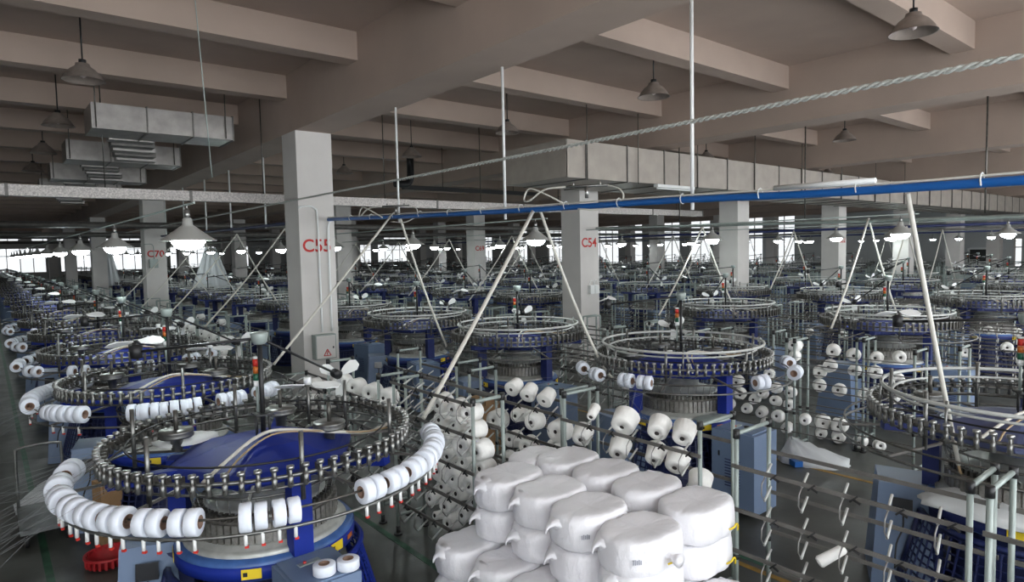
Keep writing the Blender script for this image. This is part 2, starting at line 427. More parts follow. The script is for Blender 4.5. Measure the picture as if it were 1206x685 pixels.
MB().box((14.0, 19.1, 5.42), (6.0, .12, .14)).cyl((12.6, 19.1, 5.48), (12.6, 19.1, SLAB), .012, 5).cyl((15.8, 19.1, 5.48), (15.8, 19.1, SLAB), .012, 5).build('rail', M['black'], pp)
fx = empty('strip_light', (13.35, 9.85, 4.70), label='unlit white strip light under the edge of the large duct', category='light')
MB().box((0, 0, 0), (1.5, .12, .07)).build('housing', M['white'], fx)
MB().cyl((-.7, 0, -.06), (.7, 0, -.06), .02, 8).build('light_tube', M['white'], fx)

# air pipe and its hangers, both under a girder
PIPE = [(5.55, 0.3, 3.60), (5.55, 1.21, 3.612), (5.55, 1.91, 3.623), (5.55, 2.8, 3.642), (5.55, 4.04, 3.687), (5.55, 5.8, 3.72), (5.55, 7.68, 3.766), (5.55, 9.79, 3.83), (5.55, 12.70, 3.93)]
ap = empty('air_pipe', (0, 0, 0), label='bright blue compressed air pipe with taped cable under the near girder', category='pipe')
MB().tube(smooth_path(PIPE, 3), 0.035, 10).build('pipe', M['pipe'], ap)
MB().tube(smooth_path([(p[0] - .01, p[1], p[2] + .045 + .008 * (i % 2)) for i, p in enumerate(PIPE)], 3), 0.010, 6).build('cable', M['hose'], ap)
for i in range(14):
    yy = .6 + .85 * i
    zz = 3.6 + (yy - .3) / 12.4 * .33 - .015 * math.sin((yy) / 12.7 * PI)
    t = MB().tube([(5.55 + .046 * math.cos(q), yy, zz + .012 + .052 * math.sin(q)) for q in [2 * PI * j / 8 for j in range(8)]], .006, 4, closed=True).build('cable_tie', M['white'], ap)
MB().cyl((5.52, 2.15, 3.70), (5.52, 3.0, 3.715), .022, 8).build('lamp_tube', M['white'], ap)
ap2 = empty('air_pipe', (0, 0, 0), label='thin grey pipe below the blue one, under the girder of column C54', category='pipe')
MB().tube(smooth_path([(13.55, 0, 3.55), (13.55, 4, 3.62), (13.55, 8, 3.70), (13.55, 12.70, 3.80)], 4), .035, 8).build('pipe', M['tube'], ap2)
ap3 = empty('air_pipe', (0, 0, 0), label='dark blue pipe behind column C55 on the same girder', category='pipe')
MB().tube(smooth_path([(5.55, 13.55, 3.95), (5.55, 20, 4.0), (5.55, 28.7, 4.1)], 4), .04, 8).build('pipe', M['blue2'], ap3)
for i, (yy, zb) in enumerate(((3.92, 3.58), (6.95, 3.64), (9.88, 3.73), (16.7, 3.92), (19.65, 3.98), (22.3, 4.0), (25.2, 4.05), (28.2, 4.1))):
    tube_thing('suspension_rod', [(5.6 if i < 3 else 5.62, yy, GIRDB), (5.6 if i < 3 else 5.62, yy, zb)], 0.019 if i < 3 else 0.025, M['white'],
               'white rod hanging from the girder to the blue air pipe, %s along' % ORD[i] if i < 3 else 'white rod hanging from the girder behind column C55, %s along' % ORD[i - 3], 'rod', 'rods holding the air pipes')
for i, yy in enumerate((3.5, 6.7, 9.9)):
    tube_thing('suspension_rod', [(13.6, yy, GIRDB), (13.6, yy, 3.62 + .02 * yy)], .015, M['dark'], 'thin dark rod hanging from the girder of column C54, %s along' % ORD[i], 'rod', 'rods holding the grey pipe')
rb = MB()
for ph in (0, PI):
    rp = []
    for i in range(1400):
        t = i / 1399; q = 2 * PI * 230 * t + ph
        rp.append((4.6 + .010 * math.cos(q), -0.6 + 31 * t, 4.24 + .06 * t - .075 * t * (1 - t) + .010 * math.sin(q)))
    rb.tube(rp, .012, 4)
rb.build('rope', M['rope'], label='pale braided rope stretched across the hall past column C55', category='rope')
tube_thing('hanging_cord', [(1.9, 7.7, SLAB), (1.98, 7.75, 5.4), (2.05, 7.8, 4.1)], .006, M['tube'], 'thin pale cord hanging from the ceiling over the nearest machine', 'cord')

def valve(x, y, z, label):
    o = empty('air_valve', (x, y, z), label=label, category='valve')
    MB().cyl((-.16, .18, .08), (.16, -.18, .085), .018, 6).build('manifold', M['steel'], o)
    MB().cyl((0, 0, .08), (0, 0, -.06), .022, 6).cyl((-.1, .12, .08), (-.1, .12, .13), .014, 6).cyl((.1, -.12, .08), (.1, -.12, .13), .014, 6).build('fitting', M['chrome'], o)
    MB().tube(smooth_path([(-.16, .18, .08), (-.3, .4, .06), (-.36, .62, -.06), (-.3, .78, -.02), (-.26, .72, .1), (-.2, .5, .02), (-.1, .3, -.1)], 5), .011, 6).tube(
        smooth_path([(.16, -.18, .085), (.2, -.34, .02), (.16, -.4, -.1), (.06, -.2, -.2), (-.05, .1, -.18)], 5), .010, 6).build('hose_loop', M['hose'], o)
valve(5.5, 5.3, 3.86, 'brass valve with looped cream hose on the blue pipe before column C54')
valve(5.5, 9.8, 3.93, 'brass valve with looped cream hose on the blue pipe beside column C55')
def hose(a, b, label, r=.017, m='hose', sag=.12, group=None):
    a, b = Vector(a), Vector(b); pts = []
    for i in range(9):
        t = i / 8; p = a.lerp(b, t); p.z -= sag * math.sin(PI * t); pts.append(p)
    o = MB().tube(pts, r, 7).build('air_hose', M[m], label=label, category='hose')
    if group: o['group'] = group
hose((5.55, 6.30, 3.73), (3.32, 5.5, 1.55), 'thick cream air hose slanting from the blue pipe to the nearest machine', .024, sag=.02)
hose((5.56, 6.18, 3.70), (6.42, 5.94, 1.62), 'cream air hose dropping in front of column C54', .020, sag=.1)
MB().tube(smooth_path([(6.42, 5.94, 1.62), (6.52, 5.85, 1.46), (6.64, 5.75, 1.40), (6.8, 5.7, 1.42)], 4), .018, 7).build('air_hose', M['hose'], label='hooked cream hose end beside the second row machine', category='hose')
hose((5.54, 10.02, 3.88), (3.2, 9.45, 1.62), 'cream air hose slanting across the foot of column C55', .020, sag=.02)
hose((5.56, 9.80, 3.86), (6.42, 9.75, 1.50), 'cream air hose dropping right of column C55', .020, sag=.1)
tn = hose((5.55, 1.93, 3.58), (6.28, 1.76, 1.32), 'tan and white hose bundle hanging at the right beside the dull blue machine', .019, sag=.03)
MB().tube(smooth_path([(5.57, 1.93, 3.55), (5.93, 1.85, 2.4), (6.3, 1.77, 1.32), (6.38, 1.74, 1.26)], 5), .012, 6).build('air_hose', M['hosebr'], label='brown hose strapped to the hanging white hose at the right', category='hose')
i = 0
for x, ys in ((5.55, (15.2, 18.9, 22.6, 26.4)), (13.55, (5.4, 9.2, 16.5, 20.2, 24, 28)), (21.55, (7.5, 11, 16, 20, 25)), (29.55, (9, 15, 20)), (37.5, (14, 22))):
    for yy in ys:
        i += 1
        z = 3.85 if x < 6 else 3.7
        for sx, nm in ((-1.9, 'left'), (1.1, 'right')):
            hose((x, yy, z), (x + sx, yy - .15, 1.7), 'pale air hose, %s branch of the %s distant pair' % (nm, NUM[i - 1]), .018 if x < 6 else .02, sag=.08, group='distant pairs of air hoses')
for k, x in enumerate((21.85, 29.85, 37.85)):
    tube_thing('air_pipe', [(x, -2 + 2 * k, 3.66), (x, 40, 3.8)], .04, M['blue2'] if k % 2 == 0 else M['rail'], 'dark pipe running under the %s girder beyond column C54' % NUM[k], 'pipe', 'distant air pipes')
for k, yy in enumerate((24.0, 33.0, 52.0, 66.0)):
    tube_thing('cable_tray', [(-6, yy, 4.75 if k > 1 else 4.3), (50, yy, 4.75 if k > 1 else 4.3)], .10, M['rail'], 'dark cable tray crossing the hall, %s behind column C55' % NUM[k + 1 - 1], 'cable tray', 'distant cable trays', n=4)

# ------------------------------------------------------------------ lamps
dome = MB().lathe([(.05, .25), (.09, .24), (.10, .20), (.17, .15), (.235, .07), (.27, .0), (.285, -.005), (.275, .0), (.235, .06), (.16, .14), (.08, .19), (.0, .20)], 28)
def unlit_proto():
    o = empty('pendant_lamp', (0, 0, 0), category='lamp', group='unlit ceiling lamps')
    dome.build('lamp_shade', M['lampshade'], o)
    MB().cyl((0, 0, .24), (0, 0, .30), .05, 10).cyl((0, 0, .30), (0, 0, 1.0), .012, 6).build('stem', M['black'], o)
    MB().lathe([(.0, .03), (.035, .05), (.045, .09), (.03, .15), (.0, .18)], 10).build('bulb', M['lampin'], o)
    return o
up = None
spots = [(9.3, 3.2), (9.3, 7.3), (9.3, 11.4), (9.3, 15.6), (9.3, 19.9), (9.3, 24), (1.3, 11.5), (1.3, 15.6), (1.3, 19.7), (1.3, 23.8), (17.3, 7.5), (17.3, 11.6), (17.3, 15.7), (25.3, 11.6), (33.3, 13.5)]
names = {9.3: 'between C55 and C54', 1.3: 'left of C55', 17.3: 'just right of C54', 25.3: 'in the second bay right of C54', 33.3: 'in the third bay right of C54'}
cnt = {}
for (x, y) in spots:
    k = cnt.get(x, 0); cnt[x] = k + 1
    lab = 'unlit brown dome lamp high %s, %s one' % (names[x], ORD[k])
    if up is None: up = unlit_proto(); o = up; o.location = (x, y, 5.86); o['label'] = lab
    else: o = copy_tree(up, (x, y, 5.86), random.uniform(0, 6), label=lab)

litdome = MB().lathe([(.03, .22), (.045, .21), (.05, .15), (.085, .125), (.13, .09), (.20, .035), (.255, .0), (.262, -.012), (.25, .0), (.195, .028), (.12, .08), (.0, .10)], 28)
def lit_proto():
    o = empty('pendant_lamp', (0, 0, 0), category='lamp', group='lit work lamps')
    litdome.build('lamp_shade', M['litshade'], o)
    MB().cyl((0, 0, .21), (0, 0, .30), .028, 8).cyl((0, 0, .30), (0, 0, .36), .010, 5).build('socket', M['chrome'], o)
    MB().lathe([(.0, -.105), (.07, -.098), (.125, -.07), (.155, -.025), (.15, .015), (.10, .05), (.0, .07)], 16).build('bulb', M['bulb'], o)
    return o
LD = bpy.data.lights.new('lamp_light', 'POINT'); LD.energy = 13; LD.color = (0.84, 1.0, 0.96); LD.shadow_soft_size = 0.06
lp = None
rows = {1.6: (7.05, 4.6), 7.3: (8.25, 4.05), 13.2: (4.7, 4.0), 18.9: (4.4, 4.0), 24.6: (5.0, 4.1), 30.3: (7.0, 4.1), 36: (9, 4.2), 42: (12, 4.3), 47.5: (15, 4.4)}
nlit = 0
for ri, (x, (b0, st)) in enumerate(rows.items()):
    k = 0; y = b0
    while y < (60 if ri < 3 else 44):
        d = depth(x, y)
        if in_view(x, y, .3) and not any(abs(x - a) < .8 and abs(y - b) < .8 for a, b in [(cx + .375, cy + .375) for cx in COLX for cy in COLY]):
            xx = x; zz = 3.36 + .003 * y
            lab = 'lit dome lamp over the %s machine row, %s from the front' % (NUM[ri], NUM[k])
            if lp is None: lp = lit_proto(); o = lp; o.location = (xx, y, zz)
            else: o = copy_tree(lp, (xx, y, zz))
            o['label'] = lab
            if d < 34:
                l = bpy.data.objects.new('lamp_light', LD); col.objects.link(l); l.location = (0, 0, -.17); l.parent = o
            nlit += 1
        y += st; k += 1
for ri, (x, (b0, st)) in enumerate(rows.items()):
    tube_thing('lamp_cable', [(x, b0 - .3, 3.71 + .003 * b0), (x, 60, 3.89)], .012, M['tube'], 'lamp cable strung above the %s machine row' % NUM[ri], 'cable', 'lamp cables', n=5)

# ------------------------------------------------------------------ circular knitting machines
POST = [R_(-88), R_(32), R_(152)]
def pol(r, a, z): return (r * math.cos(a), r * math.sin(a), z)
def feeder_mb(mb, r, a, z):
    """one yarn feeder clamped on the ring: wheel, body, wound spool, guide arm"""
    u = Vector((math.cos(a), math.sin(a), 0)); p = u * (r + .035)
    mb.mat(0).lathe([(.0, .075), (.026, .074), (.026, .052), (.010, .05)], 8, (p.x, p.y, z))
    mb.mat(1).lathe([(.013, .05), (.013, .005), (.022, .0), (.018, -.03), (.022, -.06), (.012, -.075)], 7, (p.x, p.y, z))
    q = u * (r - .005)
    mb.mat(2).box((q.x, q.y, z + .02), (.05, .028, .05), a)
    e = u * (r + .075)
    mb.mat(2).bar((p.x, p.y, z - .03), (e.x, e.y, z - .045), .006, .006)
def far_feeder(mb, r, a, z):
    u = Vector((math.cos(a), math.sin(a), 0)); p = u * (r + .03)
    mb.mat(1).box((p.x, p.y, z), (.035, .03, .13), a).mat(0).box((p.x, p.y, z + .07), (.05, .05, .02), a)
FM = [M['chrome'], M['steel'], M['dark']]
_fd = MB(); feeder_mb(_fd, 1.12, 0, 1.74); FEED = _fd.mesh('feeder', FM)

def grid_panel(mb, r, a0, a1, z0, z1, nx, nz, lean=0.16, t=.012):
    def P(i, j):
        a = a0 + (a1 - a0) * i / nx; z = z0 + (z1 - z0) * j / nz
        return Vector(pol(r + lean * (1 - j / nz), a, z))
    for i in range(nx + 1): mb.bar(P(i, 0), P(i, nz), t, t)
    for j in range(nz + 1):
        for i in range(0, nx, 3): mb.bar(P(i, j), P(min(i + 3, nx), j), t, t)

def machine(lod, variant, nf=72, cabinet=True):
    """variant 'lycra': outer bobbin ring; 'plain': white upper guide ring"""
    o = empty('knitting_machine', category='machine')
    BL = M['blue'] if cabinet and (variant == 'lycra' or lod == 0) else M['bluedim']
    far = lod == 2
    n = 20 if far else 48
    b = MB()
    b.lathe([(.80, .0), (.80, .05), (.55, .12), (.50, .3), (.50, .80), (.64, .86)], 6 if far else 24, smooth=False)
    for a in POST: b.mat(0).box(pol(.66, a, .45), (.24, .3, .9), a)
    b.build('base', M['blue2'], o)
    if not far:
        for k, a in enumerate(POST):
            g = MB(); grid_panel(g, .74, a + .35, a + 2 * PI / 3 - .35, .18, .76, 14, 9)
            g.build('guard_grid', M['blue2'] if k else M['blue'], o)
            g = MB()
            for zz, rr in ((.14, .91), (.80, .74)): g.ring(rr, zz, .028, 12, 5, a0=a + .3, a1=a + 2 * PI / 3 - .3)
            for aa in (a + .3, a + 2 * PI / 3 - .3): g.tube([pol(.91, aa, .14), pol(.74, aa, .80)], .028, 5)
            g.build('guard_frame', M['blue2'] if k != 0 else M['blue'], o)
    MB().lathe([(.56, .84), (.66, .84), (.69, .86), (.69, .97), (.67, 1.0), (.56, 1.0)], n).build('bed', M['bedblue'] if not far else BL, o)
    if not far:
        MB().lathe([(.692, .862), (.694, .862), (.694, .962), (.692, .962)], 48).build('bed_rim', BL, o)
        for a, m in ((R_(-118), 'yellow'), (R_(-62), 'yellow'), (R_(170), 'yellow')):
            MB().box(pol(.697, a, .915), (.004, .14, .075), a).build('warning_label', M[m], o)
            MB().box(pol(.701, a - .06, .915), (.004, .03, .03), a).build('label_symbol', M['black'], o)
        for a in (R_(-101), R_(-45)):
            MB().box(pol(.697, a, .915), (.006, .09, .035), a).build('orange_label', M['orange'], o)
    MB().lathe([(.63, 1.0), (.63, 1.02), (.61, 1.04), (.585, 1.04), (.58, 1.065), (.50, 1.07)], n).build('bed_ring', M['plated'], o)
    c = MB()
    if far: c.lathe([(.51, 1.07), (.51, 1.2), (.40, 1.24), (.0, 1.24)], 18)
    else:
        c.lathe([(.532, 1.06), (.532, 1.225), (.47, 1.23)], 48)
        for i in range(60):
            a = 2 * PI * i / 60
            c.box(pol(.545, a, 1.145), (.03, .043, .145), a)
            if i % 2 == 0: c.box(pol(.56, a, 1.10), (.012, .014, .02), a)
    c.build('cam_ring', M['cam'], o)
    if not far:
        d = MB().lathe([(.475, 1.22), (.475, 1.275), (.43, 1.29), (.25, 1.29), (.22, 1.45), (.0, 1.45)], 40)
        d.build('dial', M['plated'], o)
        d = MB()
        for i in range(60):
            a = 2 * PI * i / 60
            d.box(pol(.50, a, 1.255), (.06, .028, .045), a)
        d.build('needle_bed_teeth', M['dark'], o, kind='stuff')
        f = MB()
        for i in range(36):
            a = 2 * PI * (i + .5) / 36
            f.tube([pol(.47, a, 1.24), pol(.55, a, 1.30), pol(.58, a, 1.42)], .004, 4)
        f.ring(.58, 1.43, .010, 40, 5)
        f.build('yarn_guide_ring', M['steel'], o)
    for a in POST:
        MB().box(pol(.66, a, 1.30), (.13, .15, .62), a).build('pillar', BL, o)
    t = MB()
    t.lathe([(.74, 1.54), (.76, 1.56), (.76, 1.60), (.70, 1.63), (.34, 1.72), (.12, 1.75), (.0, 1.75)], 6 if not far else 6, smooth=False)
    t.lathe([(.74, 1.54), (.30, 1.50), (.0, 1.50)], 6, smooth=False)
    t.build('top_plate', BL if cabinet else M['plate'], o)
    for a in POST:
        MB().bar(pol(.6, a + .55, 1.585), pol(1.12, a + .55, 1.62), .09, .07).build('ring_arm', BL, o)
    R = 1.12
    MB().ring(R, 1.735, .016, n, 5).ring(R, 1.665, .010, n, 4).build('feeder_ring', M['steel'], o)
    if lod == 0:
        for i in range(nf):
            put(FEED, 'feeder', o, rz=2 * PI * i / nf)
    else:
        f = MB()
        for i in range(nf if lod == 1 else 36):
            (far_feeder)(f, R, 2 * PI * i / (nf if lod == 1 else 36), 1.74)
        f.build('feeders', [M['steel'], M['dark'], M['dark']], o, kind='stuff')
    if variant == 'plain':
        u = MB().ring(1.06, 1.93, .017, n, 6)
        u.build('upper_guide_ring', M['stub'], o)
        if not far: MB().ring(.97, 1.86, .012, n, 5).build('inner_guide_ring', M['stub'], o)
        for i in range(7):
            a = 2 * PI * i / 7 + .2
            if not far: MB().cyl(pol(1.08, a, 1.62), pol(1.06, a, 1.97), .011, 5).build('ring_post', M['steel'], o)
    if lod < 2:
        for i in range(6):
            a = 2 * PI * i / 6 + .45
            MB().cyl(pol(1.02, a, 1.52), pol(1.02, a, 2.0), .017, 7).build('yarn_post', M['steel'], o)
        MB().ring(1.40, 1.50, .012, 64, 5).build('outer_rail', M['steel'], o)
        MB().ring(1.36, 1.60, .009, 64, 5).build('outer_rod', M['dark'], o)
        for i in range(9):
            a = 2 * PI * i / 9 + .1
            MB().bar(pol(.74, a, 1.57), pol(1.38, a, 1.50), .02, .02).build('rail_bracket', M['rail'], o)
        for a in (R_(140), R_(-20), R_(60)):
            p = pol(.72 if a != R_(-20) else .52, a, 0)
            MB().lathe([(.0, 1.80), (.13, 1.80), (.135, 1.785), (.125, 1.77), (.135, 1.755), (.13, 1.74), (.05, 1.735), (.04, 1.62)], 20, p).build('belt_pulley', M['steel'], o)
            MB().cyl((p[0], p[1], 1.8), (p[0], p[1], 1.96), .018, 6).build('pulley_shaft', M['dark'], o)
        b2 = MB().ring(.98, 1.80, .008, 48, 4); b2.build('drive_belt', M['black'], o)
        cab = MB().tube(smooth_path([(-.62, -.62, 1.66), (-.40, -.42, 1.72), (-.12, -.18, 1.78), (.1, -.12, 1.79), (.5, -.30, 1.73), (.8, -.28, 1.67), (1.02, -.2, 1.68)], 5), .014, 6)
        cab.build('cable', M['hose'], o)
        MB().tube(smooth_path([(-.50, -.66, 1.66), (-.30, -.40, 1.72), (0, -.2, 1.785), (.3, -.24, 1.765), (.7, -.34, 1.70), (1.0, -.3, 1.68)], 5), .008, 5).build('cable', M['hosebr'], o)
    # mast with signal lamp and dust fans
    ms = MB().cyl((0, 0, 1.74), (0, 0, 2.52), .022 if far else .020, 6)
    if not far:
        ms.box((0, 0, 1.92), (.14, .14, .015))
        for a in (0, 1.57, 3.14, 4.71): ms.cyl(pol(.07, a + .4, 1.74), pol(.07, a + .4, 1.92), .007, 4)
    ms.build('mast', M['black'], o)
    sg = MB()
    sg.mat(0).cyl((-.02, .05, 1.92), (-.02, .05, 2.14), .012, 6)
    for i, (z0, z1) in enumerate(((2.14, 2.19), (2.19, 2.245), (2.25, 2.305), (2.31, 2.365), (2.37, 2.385))):
        sg.mat((1, 2, 3, 4, 1)[i]).cyl((-.02, .05, z0), (-.02, .05, z1), .026, 10)
    sg.build('signal_lamp', [M['tube'], M['white'], M['green'], M['orange'], M['red']], o)
    fa = MB()
    ends = [Vector((-.78, .62, 2.45)), Vector((1.05, .92, 1.98))]
    for e in ends: fa.tube([(0, 0, 2.54), (e.x, e.y, e.z)], .013 if not far else .018, 5)
    fa.build('fan_arm', M['black'], o)
    MB().lathe([(.0, 2.59), (.065, 2.59), (.07, 2.575), (.06, 2.51), (.04, 2.49), (.0, 2.49)], 14).build('fan_hub', M['tube'], o)
    for k, e in enumerate(ends):
        ax = (e - Vector((0, 0, 2.54))).normalized() if k else Vector((0, 0, 1))
        rot = ax.to_track_quat('Z', 'Y').to_matrix()
        if not far:
            MB().lathe([(.0, -.06), (.045, -.05), (.05, .05), (.0, .07)], 12, tuple(e), axis=rot).build('fan_motor', M['black'], o)
        bl = MB()
        for j in range(3 if k else 2):
            an = 2 * PI * j / (3 if k else 2) + .4
            pts = [(.03, -.02), (.10, -.05), (.18, -.06), (.23, -.03), (.23, .025), (.18, .055), (.10, .04), (.03, .02)]
            base = len(bl.v)
            for zo in (.035, .028):
                for (x, y) in pts:
                    tw = y * .45
                    p = rot @ Vector((x * math.cos(an) - y * math.sin(an), x * math.sin(an) + y * math.cos(an), zo + tw))
                    bl.v.append(tuple(p + e + ax * .05))
            N = len(pts)
            bl.face([base + i for i in range(N)]); bl.face([base + N + i for i in range(N)][::-1])
            for i in range(N): bl.face([base + i, base + N + i, base + N + (i + 1) % N, base + (i + 1) % N])
        bl.build('fan_blades', M['white'], o)
    if not far and variant == 'lycra':
        MB().cyl((.62, .60, 1.60), (.62, .60, 1.98), .016, 7).build('fan_post', M['steel'], o)
        MB().cyl((.62, .60, 1.98), (.62, .60, 2.05), .035, 10).build('fan_cap', M['white'], o)
        bl = MB()
        for sg_ in (1, -1):
            n0 = len(bl.v)
            P = [(.04, -.03), (.14, -.06), (.26, -.055), (.31, 0), (.26, .05), (.14, .05), (.04, .03)]
            for zo in (1.975, 1.965):
                for (x, y) in P: bl.v.append((.62 + sg_ * x * .85, .60 + sg_ * (y - x * .5), zo + y * .4))
            N = len(P)
            bl.face([n0 + i for i in range(N)]); bl.face([n0 + N + i for i in range(N)][::-1])
            for i in range(N): bl.face([n0 + i, n0 + N + i, n0 + N + (i + 1) % N, n0 + (i + 1) % N])
        bl.build('fan_blades', M['white'], o)
    # cabinets
    cb = MB()
    if not cabinet: pass
    elif variant == 'lycra':
        cb.box((.02, -.95, .485), (.46, .5, .97)); cx, cy, cz = .02, -.95, .97
    else:
        cb.box((-.30, -1.12, .53), (.50, .56, .94)); cx, cy, cz = -.30, -1.12, 1.0
    if cabinet: cbo = cb.build('control_cabinet', M['greyblue'], o)
    if not far and cabinet:
        l = MB().lathe([(.0, cz + .012), (.26, cz + .012), (.27, cz + .002)], 4, (cx, cy, 0), smooth=False)
        MB().box((cx, cy, cz + .008), (.40, .46, .014)).build('lid', M['greyblue'], cbo)
        q = MB().mat(0).box((cx - .02, cy + .08, cz + .018), (.16, .05, .012), .1); q.build('button_panel', M['yellow' if 0 else 'tube'], cbo)
        MB().lathe([(.0, cz + .03), (.03, cz + .03), (.035, cz + .012)], 12, (cx + .03, cy - .02, 0)).build('knob', M['black'], cbo)
        MB().cyl((cx - .05, cy + .08, cz + .02), (cx - .05, cy + .08, cz + .035), .012, 8).build('button', M['red'], cbo)
        v = MB()
        for i in range(10): v.box((cx - (.232 if variant == 'lycra' else .252), cy, .35 + .035 * i), (.006, .2, .012))
        v.build('louvre', M['blue2'], cbo)
        MB().box((cx - .255, cy + .18, .72), (.006, .02, .06)).build('latch', M['black'], cbo)
    sh = MB()
    n0 = len(sh.v)
    for (x, y, z) in ((-1.10, .25, .0), (-.62, .05, .0), (-.42, .70, .0), (-.95, .95, .0), (-1.02, .32, .98), (-.66, .20, .98), (-.52, .66, .98), (-.90, .82, .98)): sh.v.append((x, y, z))
    for qd in ((0, 3, 2, 1), (4, 5, 6, 7), (0, 1, 5, 4), (1, 2, 6, 5), (2, 3, 7, 6), (3, 0, 4, 7)): sh.face([n0 + k for k in qd])
    sho = sh.build('drive_housing', M['greyblue'], o)
    if not far:
        rot = Vector((-.38, -.90, .18)).to_track_quat('Z', 'Y').to_matrix()
        MB().box((-.855, .205, .80), (.16, .13, .02), rot=rot).build('display_panel', M['screen'], sho)
        MB().tube(smooth_path([(-.86, .17, .74), (-.88, .12, .62), (-.95, .06, .5), (-.98, .0, .3)], 4), .008, 5).build('cable', M['black'], sho)
    return o

ROWX = [1.70, 7.30, 13.2, 18.9, 24.6, 30.3, 36.0, 41.7, 47.4, 53.0]
ROWY0 = [5.33, 1.85, 4.9, 4.8, 5.2, 7, 9, 11, 13, 15]
ROWN = ['left aisle row'] + ['%s row from the left aisle' % NUM[i] for i in range(1, 10)]
colc = [(x + CW / 2, y + CW / 2) for x in COLX for y in COLY]
LOOK = {(0, 0): 'large blue circular knitting machine with signal lamp and ring of feeders, nearest to the camera',
        (0, 1): 'blue circular knitting machine right behind the nearest one beside the left aisle',
        (1, 0): 'dull blue circular knitting machine cut off by the right edge behind the empty creel',
        (1, 1): 'blue circular knitting machine with bright cylinder and white upper ring right of the sacks'}
protos = {}
MACH = []
for ri, (x, y0) in enumerate(zip(ROWX, ROWY0)):
    k = 0; y = y0
    while y < 79:
        cx, cy = x + random.uniform(-.06, .06) * (k > 1), y
        if (ri, k) == (1, 0): cx, cy = 6.75, 1.42
        ok = in_view(cx, cy, 1.5) and all(math.hypot(cx - a, cy - b) > 1.55 for a, b in colc)
        if ok:
            d = depth(cx, cy)
            var = 'lycra' if ri == 0 else 'plain'
            lod = 0 if (ri, k) in LOOK else 1 if d < 21 else 2
            key = (lod, var) if (ri, k) != (1, 0) else (lod, 'edge')
            if key not in protos: protos[key] = o = machine(lod, var, cabinet=key[1] != 'edge'); o.location = (cx, cy, 0)
            else: o = copy_tree(protos[key], (cx, cy, 0))
            if k > 1 and ri > 0: o.rotation_euler[2] = random.uniform(-.5, .5)
            if (ri, k) == (1, 0): o.rotation_euler[2] = R_(-52)
            if (ri, k) in LOOK: lab = LOOK[(ri, k)]
            else: lab = 'blue circular knitting machine, %s from the front in the %s' % (NUM[k], ROWN[ri])
            o['label'] = lab; o['group'] = 'circular knitting machines'
            MACH.append((cx, cy, lod, var, ri, k))
        k += 1; y += 3.45 if ri else 3.42

# ------------------------------------------------------------------ elastic yarn bobbins on the outer rings
bob = MB().lathe([(.042, -.040), (.080, -.040), (.087, -.034), (.087, .034), (.080, .040), (.042, .040)], 26)
bobcore = MB().lathe([(.043, -.042), (.043, .042), (.036, .042), (.034, .01), (.0, .01), (.0, -.01), (.034, -.01), (.036, -.042), (.043, -.042)], 16)
def bobbin_proto():
    o = bob.build('yarn_bobbin', M['bobbin'], category='bobbin', group='elastic yarn bobbins')
    bobcore.build('core', M['core'], o); return o
bp = None
gd = MB().mat(0).cyl((0, 0, -.02), (0, 0, -.09), .012, 6).mat(1).box((0, .005, -.098), (.018, .024, .014))
GUIDE = gd.mesh('bobbin_guide', [M['white'], M['red']])
def bobbins(c, z, R, angs, where, single=False, s=1.0):
    global bp
    k = 0
    for a in angs:
        for da in ((-.032, .032) if not single else (0,)):
            an = R_(a) + da / R * 1.4
            p = (c[0] + R * math.cos(an), c[1] + R * math.sin(an), z)
            rot = (R_(90), 0, an + R_(random.uniform(-3, 3)))
            if bp is None:
                bp = bobbin_proto(); o = bp; o.location = p; o.rotation_euler = rot
            else:
                o = copy_tree(bp, p); o.rotation_euler = rot
            q = s * random.uniform(.93, 1.04); o.scale = (q, q, .92)
            o['label'] = 'white elastic yarn bobbin, %s along the ring of the %s' % (NUM[k] if k < len(NUM) else 'last', where)
            k += 1
m1 = next(o for o in col.objects if o.name == 'knitting_machine')
c1 = (1.70, 5.33); c1b = (1.70, 8.75)
A1 = [158, 172, 185, 196, 205, 214, 224, 233, 249, 257] + [281, 290, 300, 309.5, 319, 328.5, 338]
bobbins(c1, 1.60, 1.385, A1, 'nearest machine')
root1 = next(o for o in col.objects if o.get('label') == LOOK[(0, 0)])
for a in A1:
    for da in (-2, 2):
        g = put(GUIDE, 'bobbin_guide', root1, (1.40 * math.cos(R_(a + da)), 1.40 * math.sin(R_(a + da)), 1.52), R_(a))
A2 = [124, 131, 138, 145, 152, 159, 168, 182, 208, 214, 222, 246, 251, 258, 262, 267, 281, 286, 300, 306]
root2 = next(o for o in col.objects if o.get('label') == LOOK[(0, 1)])
bobbins(c1b, 1.64, 1.40, A2, 'second machine by the aisle')
for a in A2: put(GUIDE, 'bobbin_guide', root2, (1.40 * math.cos(R_(a)), 1.40 * math.sin(R_(a)), 1.53), R_(a))
bobbins((1.70, 5.33 + 3.42 * 2), 1.62, 1.40, [120, 128, 136, 144, 152, 165, 178, 205, 212, 235, 242, 270, 276, 300, 306, 325], 'third machine by the aisle', True)
bobbins((1.70, 5.33 + 3.42 * 3), 1.62, 1.40, [130, 138, 146, 154, 162, 170, 200, 208, 240, 248, 275, 300], 'fourth machine by the aisle', True)
bobbins((1.70, 5.33 + 3.42 * 4), 1.62, 1.40, [120, 130, 140, 150, 160, 190, 200, 230, 260, 290], 'fifth machine by the aisle', True)
bobbins((7.3, 5.25), 1.62, 1.40, [146, 166, 187, 197, 253.5, 288, 320], 'machine right of the sacks')

